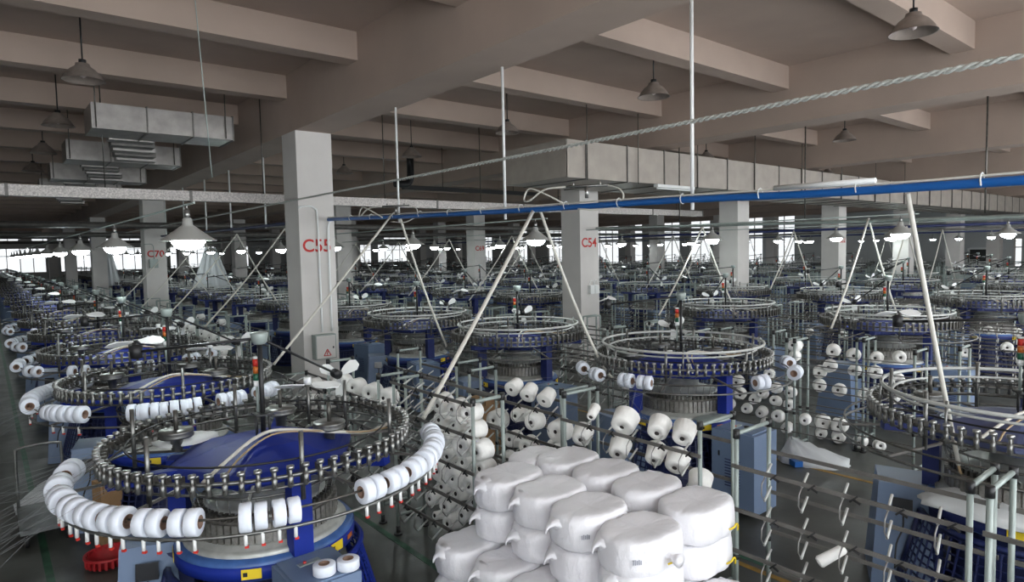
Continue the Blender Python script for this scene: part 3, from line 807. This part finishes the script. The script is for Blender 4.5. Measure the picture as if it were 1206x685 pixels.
# ------------------------------------------------------------------ creels and yarn cones
LEV = [1.45, 1.10, .76, .42]
PEG = MB()
PEG.mat(0).tube([(0, 0, 0), (-.045, 0, -.05), (-.05, 0, -.13), (-.005, .0, -.19)], .0055, 4)
PEG.mat(1).cyl((0, 0, 0), (.15, .03, .06), .010, 5).cyl((-.005, 0, -.19), (.145, .03, -.12), .010, 5)
PEG.mat(2).bar((-.03, -.06, .0), (-.03, -.11, .05), .012, .012).bar((-.03, -.085, .02), (-.03, -.13, .0), .012, .012)
PEGM = PEG.mesh('peg', [M['wire'], M['stub'], M['black']])
NFR = 0
def creel(x, y0, y1, w=.42, detail=2, top=1.72, label=None, levels=LEV, pegs=True, rt=.030):
    o = empty('yarn_creel', (x, y0, 0), category='creel', group='yarn creels', label=label)
    L = y1 - y0
    if detail == 2:
        for (px, py) in ((0, 0), (w, 0), (0, L), (w, L)):
            MB().cyl((px, py, .06), (px, py, top), .019, 8).build('post', M['tube'], o)
            MB().cyl((px, py, 0), (px, py, .10), .024, 8).cyl((px, py, 0), (px, py, .02), .05, 10).build('foot', M['black'], o)
            MB().cyl((px, py, top - .05), (px, py, top + .02), .027, 8).cyl((px, py, .68), (px, py, .72), .024, 8).build('joint', M['black'], o)
        for py in (0, L):
            MB().cyl((.03, py, top - .012), (w - .03, py, top - .012), .018, 8).build('cross_tube', M['tube'], o)
            MB().cyl((.03, py, .22), (w - .03, py, .22), .016, 6).build('cross_tube', M['tube'], o)
        for z in levels:
            for px in (0, w):
                MB().box((px - .026 if px == 0 else px + .026, L / 2, z), (.016, L + .05, rt)).build('rail', M['rail'], o)
            if pegs:
                nst = max(1, int(L / .29))
                for i in range(nst):
                    put(PEGM, 'peg', o, (-.03, .16 + .29 * i, z - .02))
                    if x > 4.2 or True:
                        pass
    else:
        b = MB()
        for (px, py) in ((0, 0), (w, 0), (0, L), (w, L)): b.cyl((px, py, 0), (px, py, top), .019, 5)
        for py in (0, L): b.cyl((0, py, top), (w, py, top), .018, 5)
        b.build('posts', M['tube'], o, kind='stuff')
        b = MB()
        for z in levels:
            for px in (0, w): b.box((px, L / 2, z), (.018, L, .028))
        b.build('rails', M['rail'], o, kind='stuff')
        b = MB()
        for z in levels:
            for i in range(int(L / .29)):
                for dz, dx in ((0, 0), (-.19, -.02)):
                    b.bar((dx, .15 + .29 * i, z + dz), (dx + .14, .18 + .29 * i, z + dz + .05), .014, .014)
                b.bar((-.04, .15 + .29 * i, z), (-.03, .15 + .29 * i, z - .18), .009, .009)
        b.build('pegs', M['wire'], o, kind='stuff')
    return o
creel(4.58, 1.22, 2.80, label='empty grey creel with bent wire pegs at the lower right', w=.5)
creel(4.58, -.55, 1.12, label='empty grey creel cut off by the lower right corner', w=.5)
creel(4.58, 3.14, 4.78, label='grey creel behind the right end of the white sacks', w=.5)
creel(4.66, 4.90, 6.58, label='grey creel with cones behind the white sacks', w=.42)
creel(3.50, 4.90, 6.42, label='grey creel full of cones left of the white sacks', levels=[1.76] + LEV, top=1.80, w=.36)
creel(3.52, 6.82, 8.25, label='grey creel with one row of large cones in front of column C55', top=1.78, w=.36)
creel(4.86, 7.16, 8.75, label='empty grey creel behind the diagonal cream hose', w=.40)
creel(3.52, 8.4, 9.95, label='grey creel beside the foot of column C55', w=.36, top=1.36, levels=[1.33, 1.0, .7, .4])
creel(9.25, 3.1, 4.70, label='grey creel on the far side of the machine right of the sacks, front unit', w=.42, top=1.8, rt=.013, pegs=False)
creel(9.25, 4.82, 6.4, label='grey creel on the far side of the machine right of the sacks, back unit', w=.42, top=1.8, rt=.013, pegs=False)
creel(10.3, 2.9, 4.15, label='grey creel with big cones beyond the bright cylinder, front unit', w=.42, top=1.75, rt=.013, pegs=False)
creel(10.3, 4.25, 5.6, label='grey creel with big cones beyond the bright cylinder, back unit', w=.42, top=1.75, rt=.013, pegs=False)
NEAR = [(3.5, -3, 12.6), (4.58, -.55, 4.78), (4.66, 4.9, 6.6), (3.5, 4.9, 9.95), (9.25, -3, 3), (4.65, 8.8, 12.7), (4.86, 7.1, 8.75), (9.25, 3.1, 6.4), (10.3, 2.9, 5.6)]
gaps = [(ROWX[i] + (1.85 if i else 1.82), ROWX[i] + 2.95) for i in range(len(ROWX))]
cproto = {}
MID = []
far_c = MB()
CR = 0
for gi, (xa, xb) in enumerate(gaps):
    for side, x in enumerate((xa, xb)):
        y = -2.0; k = 0
        while y < 78:
            y1 = y + 1.6
            mid = (y + y1) / 2
            hit = any(abs(x - n[0]) < .5 and y < n[2] + .05 and y1 > n[1] - .05 for n in NEAR) or any(a - .45 - .5 < x < a + .45 and b - .45 - (1.65 if depth(x, mid) < 24 else 3.4) < y < b + .45 for a, b in colc)
            if in_view(x, mid, .4) and not hit and x < X1 - 1:
                d = depth(x, mid)
                top = 1.75 + .1 * ((gi * 7 + k * 3) % 4) / 3
                if d < 24:
                    lab = 'grey yarn creel, %s back in the %s line after the %s machine row' % (NUM[k], 'first' if side == 0 else 'second', NUM[gi])
                    if d < 13.5:
                        if 'n' not in cproto: cproto['n'] = o = creel(x, y, y1, detail=2, label=lab)
                        else: o = copy_tree(cproto['n'], (x, y, 0), label=lab)
                    elif 'm' not in cproto: cproto['m'] = o = creel(x, y, y1, detail=1, label=lab)
                    else: o = copy_tree(cproto['m'], (x, y, 0), label=lab)
                    MID.append((x, y, d, '%s creel, %s line after machine row %s' % (NUM[k], 'first' if side == 0 else 'second', 'one two three four five six seven eight nine ten'.split()[gi])))
                elif (k % 2 == 0):
                    for px in (0, .42): far_c.box((x + px, y, .87), (.05, .05, 1.74 + .2 * (k % 3)))
                    for z in (1.72, 1.35, .95): far_c.box((x + .2, y + 1.6, z), (.03, 3.3, .04))
                    for i in range(4): far_c.box((x + random.uniform(0, .4), y + .4 + .8 * i, random.uniform(1.2, 1.7)), (.12, .05, .05))
            y += 1.72; k += 1
far_c.build('yarn_creels', M['tube'], kind='stuff', label='hazy mass of distant grey creel frames filling the far hall', category='creels')

# cones: axis along -X (towards the machine side), tilted a little
def cone_mb(r0, r1, L):
    return MB().lathe([(.022, -L / 2), (r0 - .012, -L / 2), (r0, -L / 2 + .012), (r1, L / 2 - .012), (r1 - .012, L / 2), (.022, L / 2), (.022, -L / 2)], 22)
CONES = {'fat': cone_mb(.108, .092, .17).mesh('yarn_cone', M['cone']), 'mid': cone_mb(.095, .078, .18).mesh('yarn_cone', M['cone']),
         'slim': cone_mb(.055, .045, .19).mesh('yarn_cone', M['cone']), 'big': cone_mb(.13, .115, .18).mesh('yarn_cone', M['cone'])}
HUB = MB().mat(0).cyl((0, 0, -.088), (0, 0, .088), .0225, 8)
HUBM = HUB.mesh('cone_holder', M['darkcore'])
cproto2 = {}
CN = 0
def cone(kind, p, d, label, group='yarn cones on the creels', s=1.0):
    """d: direction the small end looks to"""
    rot = Vector(d).to_track_quat('Z', 'Y').to_euler()
    if kind not in cproto2:
        o = put(CONES[kind], 'yarn_cone', None, p); put(HUBM, 'cone_holder', o)
        o['category'] = 'yarn cone'; cproto2[kind] = o
    else: o = copy_tree(cproto2[kind], p)
    o.rotation_euler = rot; o.scale = (s, s, s)
    o['group'] = group; o['label'] = label
    return o
kinds = ['mid', 'fat', 'mid', 'fat', 'mid', 'big', 'mid']
rnd = random.Random(3)
def jit(d, q=.10): return (d[0], d[1] + rnd.uniform(-q, q), d[2] + rnd.uniform(-q, q))
# creel left of the sacks: per bar an upper cone (tilted up, behind) and a lower one in front
B3 = [5.72, 5.43, 5.14, 4.98]
bars = [(1.62, 'low', [5.66, 5.39, 5.14]), (1.43, 'up', [5.74, 5.45, 5.16]), (1.27, 'low', [5.79, 5.55, 5.26, 4.99]), (1.07, 'up', [5.60, 5.31, 5.02]),
        (.905, 'low', [5.70, 5.41, 5.13]), (.71, 'up', [5.73, 5.44, 5.14]), (.56, 'low', [5.86, 5.58, 5.26]), (.34, 'up', [5.86, 5.62])]
for bi, (z, t, ys) in enumerate(bars):
    for ci, yy in enumerate(ys):
        kd = rnd.choice(kinds) if t == 'low' else 'mid'
        if (bi, ci) == (7, 0): kd = 'slim'
        cone(kd, (3.66 if t == 'low' else 3.72, yy, z), jit((-1, -.25, -.05 if t == 'low' else .10)),
             'white yarn cone left of the sacks, %s from far end, %s row down' % (NUM[ci], NUM[bi]))
for ci, yy in enumerate([8.03, 7.62, 7.18, 6.80]):
    cone('big', (3.62, yy, 1.50), jit((-.9, -.5, .1)), 'large white yarn cone in the single row before column C55, %s from the column' % NUM[ci], s=.95)
F3 = [('big', 6.12, 1.16, 4.74), ('mid', 5.85, 1.60, 4.8), ('mid', 5.58, 1.58, 4.8), ('mid', 5.28, 1.57, 4.8), ('fat', 5.41, 1.28, 4.72), ('big', 5.0, 1.26, 4.72), ('fat', 5.52, .98, 4.72), ('fat', 5.80, .99, 4.72), ('fat', 5.10, .97, 4.78), ('mid', 5.6, 1.28, 4.86), ('mid', 5.85, 1.25, 4.86), ('mid', 5.25, 1.0, 4.9), ('fat', 5.95, .70, 4.74), ('mid', 5.6, .66, 4.74)]
for ci, (kd, yy, z, xx) in enumerate(sorted(F3, key=lambda q: -q[2])):
    cone(kd, (xx, yy, z), jit((-1, -.3, .1)) if z < 1.5 else jit((.8, .3, .35)), 'white yarn cone on the creel behind the sacks, %s from top to bottom' % NUM[ci])
F2 = [('slim', 4.50, 1.55, 4.72), ('fat', 4.62, 1.30, 4.68), ('big', 4.10, 1.53, 4.74), ('fat', 3.69, 1.55, 4.74), ('fat', 3.43, 1.55, 4.76), ('fat', 4.10, 1.28, 4.66), ('mid', 3.70, 1.31, 4.70), ('fat', 3.46, 1.30, 4.70), ('fat', 3.25, 1.15, 4.74)]
for ci, (kd, yy, z, xx) in enumerate(sorted(F2, key=lambda q: -q[1])):
    cone(kd, (xx, yy, z), jit((-.8, -.35, -.45 if z > 1.45 else -.5)), 'white yarn cone over the right end of the sacks, %s from the far end' % NUM[ci])
G9 = [(4.79, 1.69), (4.79, 1.52), (5.19, 1.20), (5.08, .99), (5.09, .79), (5.31, .875), (5.32, .57), (4.85, .96), (4.87, .76), (5.05, .555), (5.74, 1.0), (5.69, .80), (5.44, .76), (5.58, .58), (4.62, .58), (5.9, .6), (5.5, 1.22), (5.25, .40), (4.9, .40)]
for ci, (yy, z) in enumerate(sorted(G9, key=lambda q: -q[1])):
    cone('mid' if ci % 4 else 'fat', (9.42, yy, z), jit((-1, -.3, .12), .2), 'white yarn cone on the creel just past the bright cylinder, %s from the top' % NUM[ci], s=.93)
G10 = [(4.70, 1.49), (4.75, 1.235), (4.91, 1.116), (4.91, .89), (4.60, .87), (4.38, 1.456), (4.37, 1.215), (4.05, 1.454), (4.06, 1.23), (4.22, .86), (4.85, .294), (4.59, .289), (4.88, .10), (4.60, .10), (4.27, .10), (3.98, .10), (3.8, .9), (3.75, 1.15), (3.72, 1.5)]
for ci, (yy, z) in enumerate(sorted(G10, key=lambda q: -q[1])):
    kd = 'big' if .28 < z < .3 else 'fat' if ci % 3 else 'mid'
    cone(kd, (10.5, yy, z), jit((-1, -.35, .1), .2), 'white yarn cone on the second creel past the bright cylinder, %s from the top' % NUM[ci], s=1.0)
for (x, y, z, rz) in ((3.75, 8.55, 1.3, 0), (3.7, 8.9, 1.02, 0), (3.7, 9.2, 1.3, 0), (3.75, 9.5, 1.0, 0)):
    cone('mid', (x, y, z), jit((-1, -.3, .1)), 'white yarn cone on the creel at the foot of column C55, %s from it' % NUM[int((9.6 - y) / .3)])
ci = 0
for z in (1.50, 1.28, 1.06):
    for j in range(6):
        cone('fat', (3.72, 14.1 + .62 * j, z + rnd.uniform(-.03, .03)), jit((-1, -.4, .2)), 'pale yarn cone on the creel behind and left of column C55, %s of its rows' % NUM[ci], 'pale cones left of C55'); ci += 1
for (x, y, d, lab) in MID:
    if d < 7: continue
    for j in range(rnd.choice([0, 0, 1, 1, 2])):
        if CN > 75: break
        CN += 1
        cone(rnd.choice(['mid', 'fat']), (x + .08, y + rnd.uniform(.2, 1.4), rnd.choice([1.5, 1.15, .8]) - rnd.choice([0, .17])), jit((-1, -.3, .1)), 'white yarn cone, %s on the %s' % (NUM[j], lab), 'distant yarn cones')
put(CONES['slim'], 'yarn_cone', None, (4.70, 2.10, .92), rot=(R_(60), R_(20), R_(40)), label='single slim white yarn tube left on the empty creel at the lower right', category='yarn cone', group='yarn cones on the creels').scale = (.8, .8, 1.15)
# loose packages on the nearest cabinet
for i, (x, y) in enumerate(((1.72, 4.23), (1.88, 4.19))):
    o = copy_tree(bp, (x, y, 1.024)); o.rotation_euler = (0, 0, i); o.scale = (.9, .9, .9)
    o['label'] = 'white bobbin lying on the control cabinet of the nearest machine, %s one' % ('left' if i == 0 else 'right'); o['group'] = 'bobbins on the cabinet'

# ------------------------------------------------------------------ white sacks
def sack(seed, L=.64, Wd=.47, H=.265, ears=(1,), tie=None):
    r = random.Random(seed)
    mb = MB(); N = 84
    prof = [(.0, .0), (.0, .70), (.03, .88), (.12, .965), (.30, 1.0), (.60, 1.0), (.80, .985), (.90, .96), (.955, .925), (.985, .87), (1.0, .78), (1.0, .55), (.985, .28), (.98, .0)]
    ph = [r.uniform(0, 6.28) for _ in range(8)]
    base = len(mb.v); rr = Wd / 2; hl = L / 2 - rr
    per = 4 * hl + 2 * PI * rr
    dent = [(r.uniform(-.25, .25), r.uniform(-.15, .15), r.uniform(.10, .18), r.uniform(-.014, .008)) for _ in range(3)]
    for pi, (z, s) in enumerate(prof):
        for j in range(N):
            q = per * j / N
            if q < 2 * hl: x, y, nx, ny = -hl + q, -rr, 0, -1
            elif q < 2 * hl + PI * rr:
                an = (q - 2 * hl) / rr - PI / 2; nx, ny = math.cos(an), math.sin(an); x, y = hl + rr * nx, rr * ny
            elif q < 4 * hl + PI * rr: x, y, nx, ny = hl - (q - 2 * hl - PI * rr), rr, 0, 1
            else:
                an = (q - 4 * hl - PI * rr) / rr + PI / 2; nx, ny = math.cos(an), math.sin(an); x, y = -hl + rr * nx, rr * ny
            a = 2 * PI * j / N
            y *= 1 - .05 * math.exp(-(x / .05) ** 2)
            wr = .003 * math.sin(7 * a + ph[0]) + .002 * math.sin(15 * a + ph[1] + 3 * z) + .0018 * math.sin(27 * a + ph[2] - 6 * z)
            if z > .9: wr *= s * .5
            if z < .03 or s < .5: wr = 0
            X, Y = x * s + nx * wr, y * s + ny * wr
            Z = H * z
            if z > .8:
                Z -= .007 * math.exp(-(X / .05) ** 2) * min(1, (z - .75) * 6)
                Z += (.0025 * math.sin(9 * a + ph[3]) + .002 * math.sin(19 * a + ph[4])) * s * s
                if s < .9:
                    for (dx, dy, dr, dh) in dent: Z += dh * math.exp(-((X - dx) ** 2 + (Y - dy) ** 2) / dr ** 2)
                Z -= .03 * max(0, abs(X) - .26) / .08 * (1 if s < .9 else .5)
            mb.v.append((X, Y, Z))
    for pi in range(len(prof) - 1):
        for j in range(N):
            a = base + pi * N + j; b = base + pi * N + (j + 1) % N
            mb.face([a, b, b + N, a + N], True)
    ear = MB()
    for sx in ears:
        y0 = Wd * r.uniform(.02, .28) * (1 if r.random() < .75 else -1); z0 = H * r.uniform(.55, .75)
        x0 = sx * (L * .5 - .07 - abs(y0) * .18); e = r.uniform(.55, 1.05)
        path = [(x0, y0, z0), (x0 + sx * .06, y0, z0 + .005), (x0 + sx * .10 * e, y0 + .01, z0 + .01), (x0 + sx * .135 * e, y0 + .012, z0 - .005), (x0 + sx * .15 * e, y0 + .012, z0 - .02), (x0 + sx * .158 * e, y0 + .012, z0 - .045)]
        n0 = len(ear.v)
        ear.tube(path, [.105, .075, .038, .016, .010, .006], 12)
        for k in range(n0, len(ear.v)):
            p = ear.v[k]; q = (k - n0) // 12
            ear.v[k] = (p[0], y0 + (p[1] - y0) * (1.0 if q < 3 else 1), path[q][2] + (p[2] - path[q][2]) * (.8 if q == 0 else .6 if q < 3 else .8) + .004 * ((k % 12) % 3 - 1))
    return mb, ear
sack_meshes = []
for sd in range(7):
    mb, ear = sack(sd, ears=((-1,), (-1,), (1,), (-1,), (-1,), (1,), (1,))[sd])
    sack_meshes.append((mb.mesh('yarn_sack', M['bag']), ear.mesh('tied_corner', M['bag'])))
knot = MB().lathe([(.0, .09), (.05, .075), (.03, .03), (.012, .0), (.03, -.03), (.07, -.07), (.055, -.09), (.0, -.08)], 10, axis=Matrix.Rotation(R_(90), 3, 'X')).mesh('knot', M['bag'])
rib = MB().tube(smooth_path([(-.07, 0, -.01), (-.03, -.02, .0), (0, -.02, .015), (.03, -.02, .0), (.05, -.01, -.05)], 4), .007, 5).mesh('yellow_tie', M['yellow'])
prn = MB()
for i in range(5): prn.box((-.03 + .013 * i, 0, .002 * (i % 2)), (.008, .003, .028 + .006 * (i % 2)))
PRN = prn.mesh('printed_mark', mat('grey_ink', (.36, .37, .42), .6))
def add_sack(i, x, y, z, rz, label, sc=(1, 1, 1), tie=False, kn=False, mark=False, ears=True):
    me, ear = sack_meshes[i % len(sack_meshes)]
    o = put(me, 'yarn_sack', None, (x, y, z), rz, label=label, category='sack', group='white sacks of the big pile')
    o.scale = sc
    if ears: put(ear, 'tied_corner', o)
    if kn: put(knot, 'knot', o, (.02, -.245, .12))
    if tie: put(rib, 'yellow_tie', o, (.12 if not kn else .06, -.238, .09), .1)
    if mark: put(PRN, 'printed_mark', o, (-.24, -.185, .14), rot=(0, 0, -.55))
HS = .262
pr_ = random.Random(11)
# lower layers reach further to the left; upper layers are set back
YS_LOW = [4.36, 3.88, 3.40, 2.92, 2.44]
YS_UP = [4.24, 3.77, 3.30, 2.83]
WHERE_Y = ['farthest', 'second farthest', 'third farthest', 'fourth farthest', 'nearest']
i = 0
LAYER = ['bottom layer', 'second layer', 'third layer', 'fourth layer', 'top layer']
for lay in range(5):
    low = lay < 3
    xs = ([3.10, 3.78] if low else [3.42, 4.08])
    for ci, x in enumerate(xs):
        for bi, yy in enumerate(YS_LOW if low else YS_UP):
            i += 1
            if not low and bi == 3 and lay == 4 and ci == 0: zoff = -.03
            else: zoff = 0
            side = ('left', 'right')[ci]
            xo = pr_.uniform(-.03, .03); rz = pr_.uniform(-.05, .05)
            if low and ci == 1: xo += .03
            add_sack((0, 1, 3, 4)[(i * 3 + lay) % 4] if ci == 0 else (2, 5, 6)[(i + lay) % 3], x + xo, yy + pr_.uniform(-.012, .012), lay * HS + zoff, rz,
                     'white sack in the %s of the pile, %s of its %s column' % (LAYER[lay], WHERE_Y[bi] if bi < 4 or low else 'nearest', side),
                     tie=(bi >= 3 or (ci == 1 and bi == 2 and lay in (1, 2, 3))), kn=(lay == 4 and bi == 3 and ci == 0) or (lay == 2 and bi == 4), mark=(lay == 4 and ci == 0 and bi in (2, 3)))
add_sack(2, 3.95, 4.55, 4 * HS, .25, 'white sack at the far end of the pile, lying across its top layer', (.95, .8, .9))
add_sack(4, 3.95, 4.55, 3 * HS, .15, 'white sack at the far end of the pile, under the crosswise top one', (.95, .8, 1))
for k in range(3): add_sack(5 + k, 4.02, 4.82 - .0 * k, k * HS, 0.05, 'white sack at the far end of the right column, %s from the floor' % NUM[k], (.8, .8, 1))

# ------------------------------------------------------------------ things on the floor and on machines
def crumpled(name, pts, h, m, label, cat, seed=1, n=26, peak=None):
    r = random.Random(seed); mb = MB()
    c = Vector((sum(p[0] for p in pts) / len(pts), sum(p[1] for p in pts) / len(pts), 0))
    rings = [(1.0, .0), (1.0, .35), (.85, .7), (.6, .95), (.3, 1.05), (.02, .9)]
    if peak: c = Vector((*peak, 0)); rings = [(1.0, .0), (.98, .22), (.80, .36), (.55, .55), (.30, .85), (.02, 1.0)]
    P = smooth_path([(p[0], p[1], 0) for p in pts] + [(pts[0][0], pts[0][1], 0)], n // len(pts) + 1)[:-1]
    N = len(P)
    for s, z in rings:
        for p in P:
            q = c + (p - c) * (s + r.uniform(-.05, .05)); mb.v.append((q.x, q.y, max(.0, h * (z + r.uniform(-.16, .16))) if z else 0.0))
    for i in range(len(rings) - 1):
        for j in range(N): mb.face([i * N + j, i * N + (j + 1) % N, (i + 1) * N + (j + 1) % N, (i + 1) * N + j], True)
    return mb.build(name, m, label=label, category=cat)
fb = crumpled('plastic_sack', [(8.95, 4.72), (9.12, 4.86), (9.36, 4.52), (9.62, 4.12), (9.30, 3.98), (9.02, 4.32)], .34, M['sheet'], 'crumpled white and blue plastic sack on the floor by the far creel', 'sack', 3, peak=(9.10, 4.68))
MB().box((8.96, 4.52, .05), (.16, .12, .08), 1.0).build('blue_end', M['pipe'], fb)
crumpled('plastic_sheet', [(.15, 10.2), (.5, 10.6), (1.0, 10.4), (1.15, 10.0), (.8, 9.95), (.35, 9.9)], .30, M['sheet'], 'pale crumpled plastic sheeting on the floor behind the hand cart', 'plastic sheet', 5)
ct = empty('hand_cart', (.40, 9.35, 0), label='grey platform hand cart with a bent tube handle beside the left aisle', category='cart')
MB().box((0, -.05, .20), (.50, .95, .05)).build('platform', M['cart'], ct)
MB().tube(smooth_path([(-.23, .42, .22), (-.23, .44, .85), (-.20, .44, .93), (.0, .44, .95), (.20, .44, .93), (.23, .44, .85), (.23, .42, .22)], 4), .017, 8).build('handle', M['steel'], ct)
for sx in (-.19, .19):
    for sy in (-.42, .34):
        MB().lathe([(.0, -.02), (.08, -.02), (.085, 0), (.08, .02), (.0, .02)], 14, (sx, sy, .085), axis=Matrix.Rotation(R_(90), 3, 'Y')).build('wheel', M['black'], ct)
bk = empty('plastic_basket', (.86, 7.85, 0), label='red plastic basket on the floor under the left bobbin ring', category='basket')
bm = MB().lathe([(.0, .02), (.18, .02), (.215, .13), (.235, .13), (.235, .11)], 24)
for j in range(24): bm.box((.212 * math.cos(j * PI / 12), .212 * math.sin(j * PI / 12), .075), (.02, .025, .10), j * PI / 12)
bm.build('tub', M['basket'], bk)
cbx = empty('cardboard_box', (.93, 8.35, 0), .3, label='open brown cardboard box behind the left bobbin ring of the nearest machine', category='box')
MB().box((0, 0, .38), (.22, .2, .76)).build('body', M['card'], cbx)
MB().box((-.08, -.11, .70), (.02, .06, .12)).build('flap', M['card'], cbx)
crumpled('fabric_sheet', [(1.0, 6.0), (1.35, 6.05), (1.5, 5.9), (1.3, 5.75), (1.05, 5.8)], .05, M['cloth'], 'folded white sheet lying on the blue top of the nearest machine', 'cloth', 8).location = (0.0, .0, 1.66)
crumpled('fabric_sheet', [(6.0, 1.95), (6.25, 2.0), (6.6, 1.75), (6.72, 1.1), (6.3, .85), (5.95, 1.2)], .10, M['cloth'], 'dusty white fabric draped on the bed of the right edge machine', 'cloth', 9).location = (0, 0, 1.0)
crumpled('fabric_sheet', [(6.9, 4.72), (7.3, 4.6), (7.35, 4.4), (6.95, 4.45)], .05, M['tube'], 'pale green sheet on the control cabinet right of the sacks', 'cloth', 10).location = (-.05, .1, 1.015)
bx = empty('cardboard_box', (6.1, 8.2, 0), .2, label='brown cardboard box standing behind the creel left of the bright machine', category='box')
MB().box((0, 0, .45), (.4, .3, .9)).build('body', M['card'], bx)
MB().box((0, -.17, .84), (.36, .02, .1)).build('flap', M['card'], bx)
# plastic curtains at the far left
def curtain(x, y, w, z0, z1, label):
    mb = MB(); n = 16
    for i in range(n + 1):
        t = i / n
        for k in range(5):
            s = k / 4
            mb.v.append((x + w * (t - .5) * (.25 + .75 * s) + .0, y + .10 * math.sin(9 * t * 2 * PI / 2) * (.3 + s), z1 - (z1 - z0) * s))
    for i in range(n):
        for k in range(4): mb.face([i * 5 + k, i * 5 + k + 1, (i + 1) * 5 + k + 1, (i + 1) * 5 + k], True)
    for i in range(n + 1):
        for k in range(5):
            p = mb.v[i * 5 + k]; mb.v.append((p[0], p[1] + .01, p[2]))
    m = (n + 1) * 5
    for i in range(n):
        for k in range(4): mb.face([m + i * 5 + k, m + (i + 1) * 5 + k, m + (i + 1) * 5 + k + 1, m + i * 5 + k + 1], True)
    mb.build('plastic_curtain', M['sheet'], label=label, category='curtain')
curtain(8.7, 34.0, 1.9, 1.7, 3.7, 'pale plastic sheet hanging in folds behind the big lit lamp')
curtain(5.9, 46.4, 1.4, 1.6, 4.0, 'pale plastic sheet hanging beside the distant left column')
# thin running threads
th = MB(); tr_ = random.Random(5)
def thread(a, b, sag=.06, r=.0013):
    a, b = Vector(a), Vector(b)
    th.tube([a, a.lerp(b, .5) - Vector((0, 0, sag)), b], r, 3, caps=False)
for i in range(26):
    an = R_(tr_.uniform(120, 200))
    thread((-1.6 + tr_.uniform(-.3, .3), 3.0 + i * .22, tr_.uniform(.6, 1.6)), (1.7 + 1.15 * math.cos(an), 5.33 + 1.15 * math.sin(an), 1.68))
for i in range(22):
    an = R_(tr_.uniform(120, 200))
    thread((-1.6 + tr_.uniform(-.3, .3), 6.5 + i * .22, tr_.uniform(.7, 1.6)), (1.7 + 1.15 * math.cos(an), 8.75 + 1.15 * math.sin(an), 1.68))
for i in range(26):
    an = R_(tr_.uniform(-50, 40))
    thread((3.5, 5.0 + tr_.uniform(0, 1.3), tr_.choice([1.6, 1.4, 1.1])), (1.7 + 1.15 * math.cos(an), 5.33 + 1.15 * math.sin(an), 1.68), .03)
for i in range(26):
    an = R_(tr_.uniform(140, 230))
    thread((4.8, 3.2 + tr_.uniform(0, 3.2), tr_.choice([1.6, 1.4, 1.1])), (7.3 + 1.15 * math.cos(an), 5.25 + 1.15 * math.sin(an), 1.7), .03)
for i in range(24):
    an = R_(tr_.uniform(-40, 40))
    thread((9.25, 3.2 + tr_.uniform(0, 3.0), tr_.choice([1.6, 1.4, 1.1])), (7.3 + 1.15 * math.cos(an), 5.25 + 1.15 * math.sin(an), 1.7), .03)
th.build('yarn_threads', M['yarn'], kind='stuff', label='fine pale threads running from the creels to the machine rings', category='yarn')
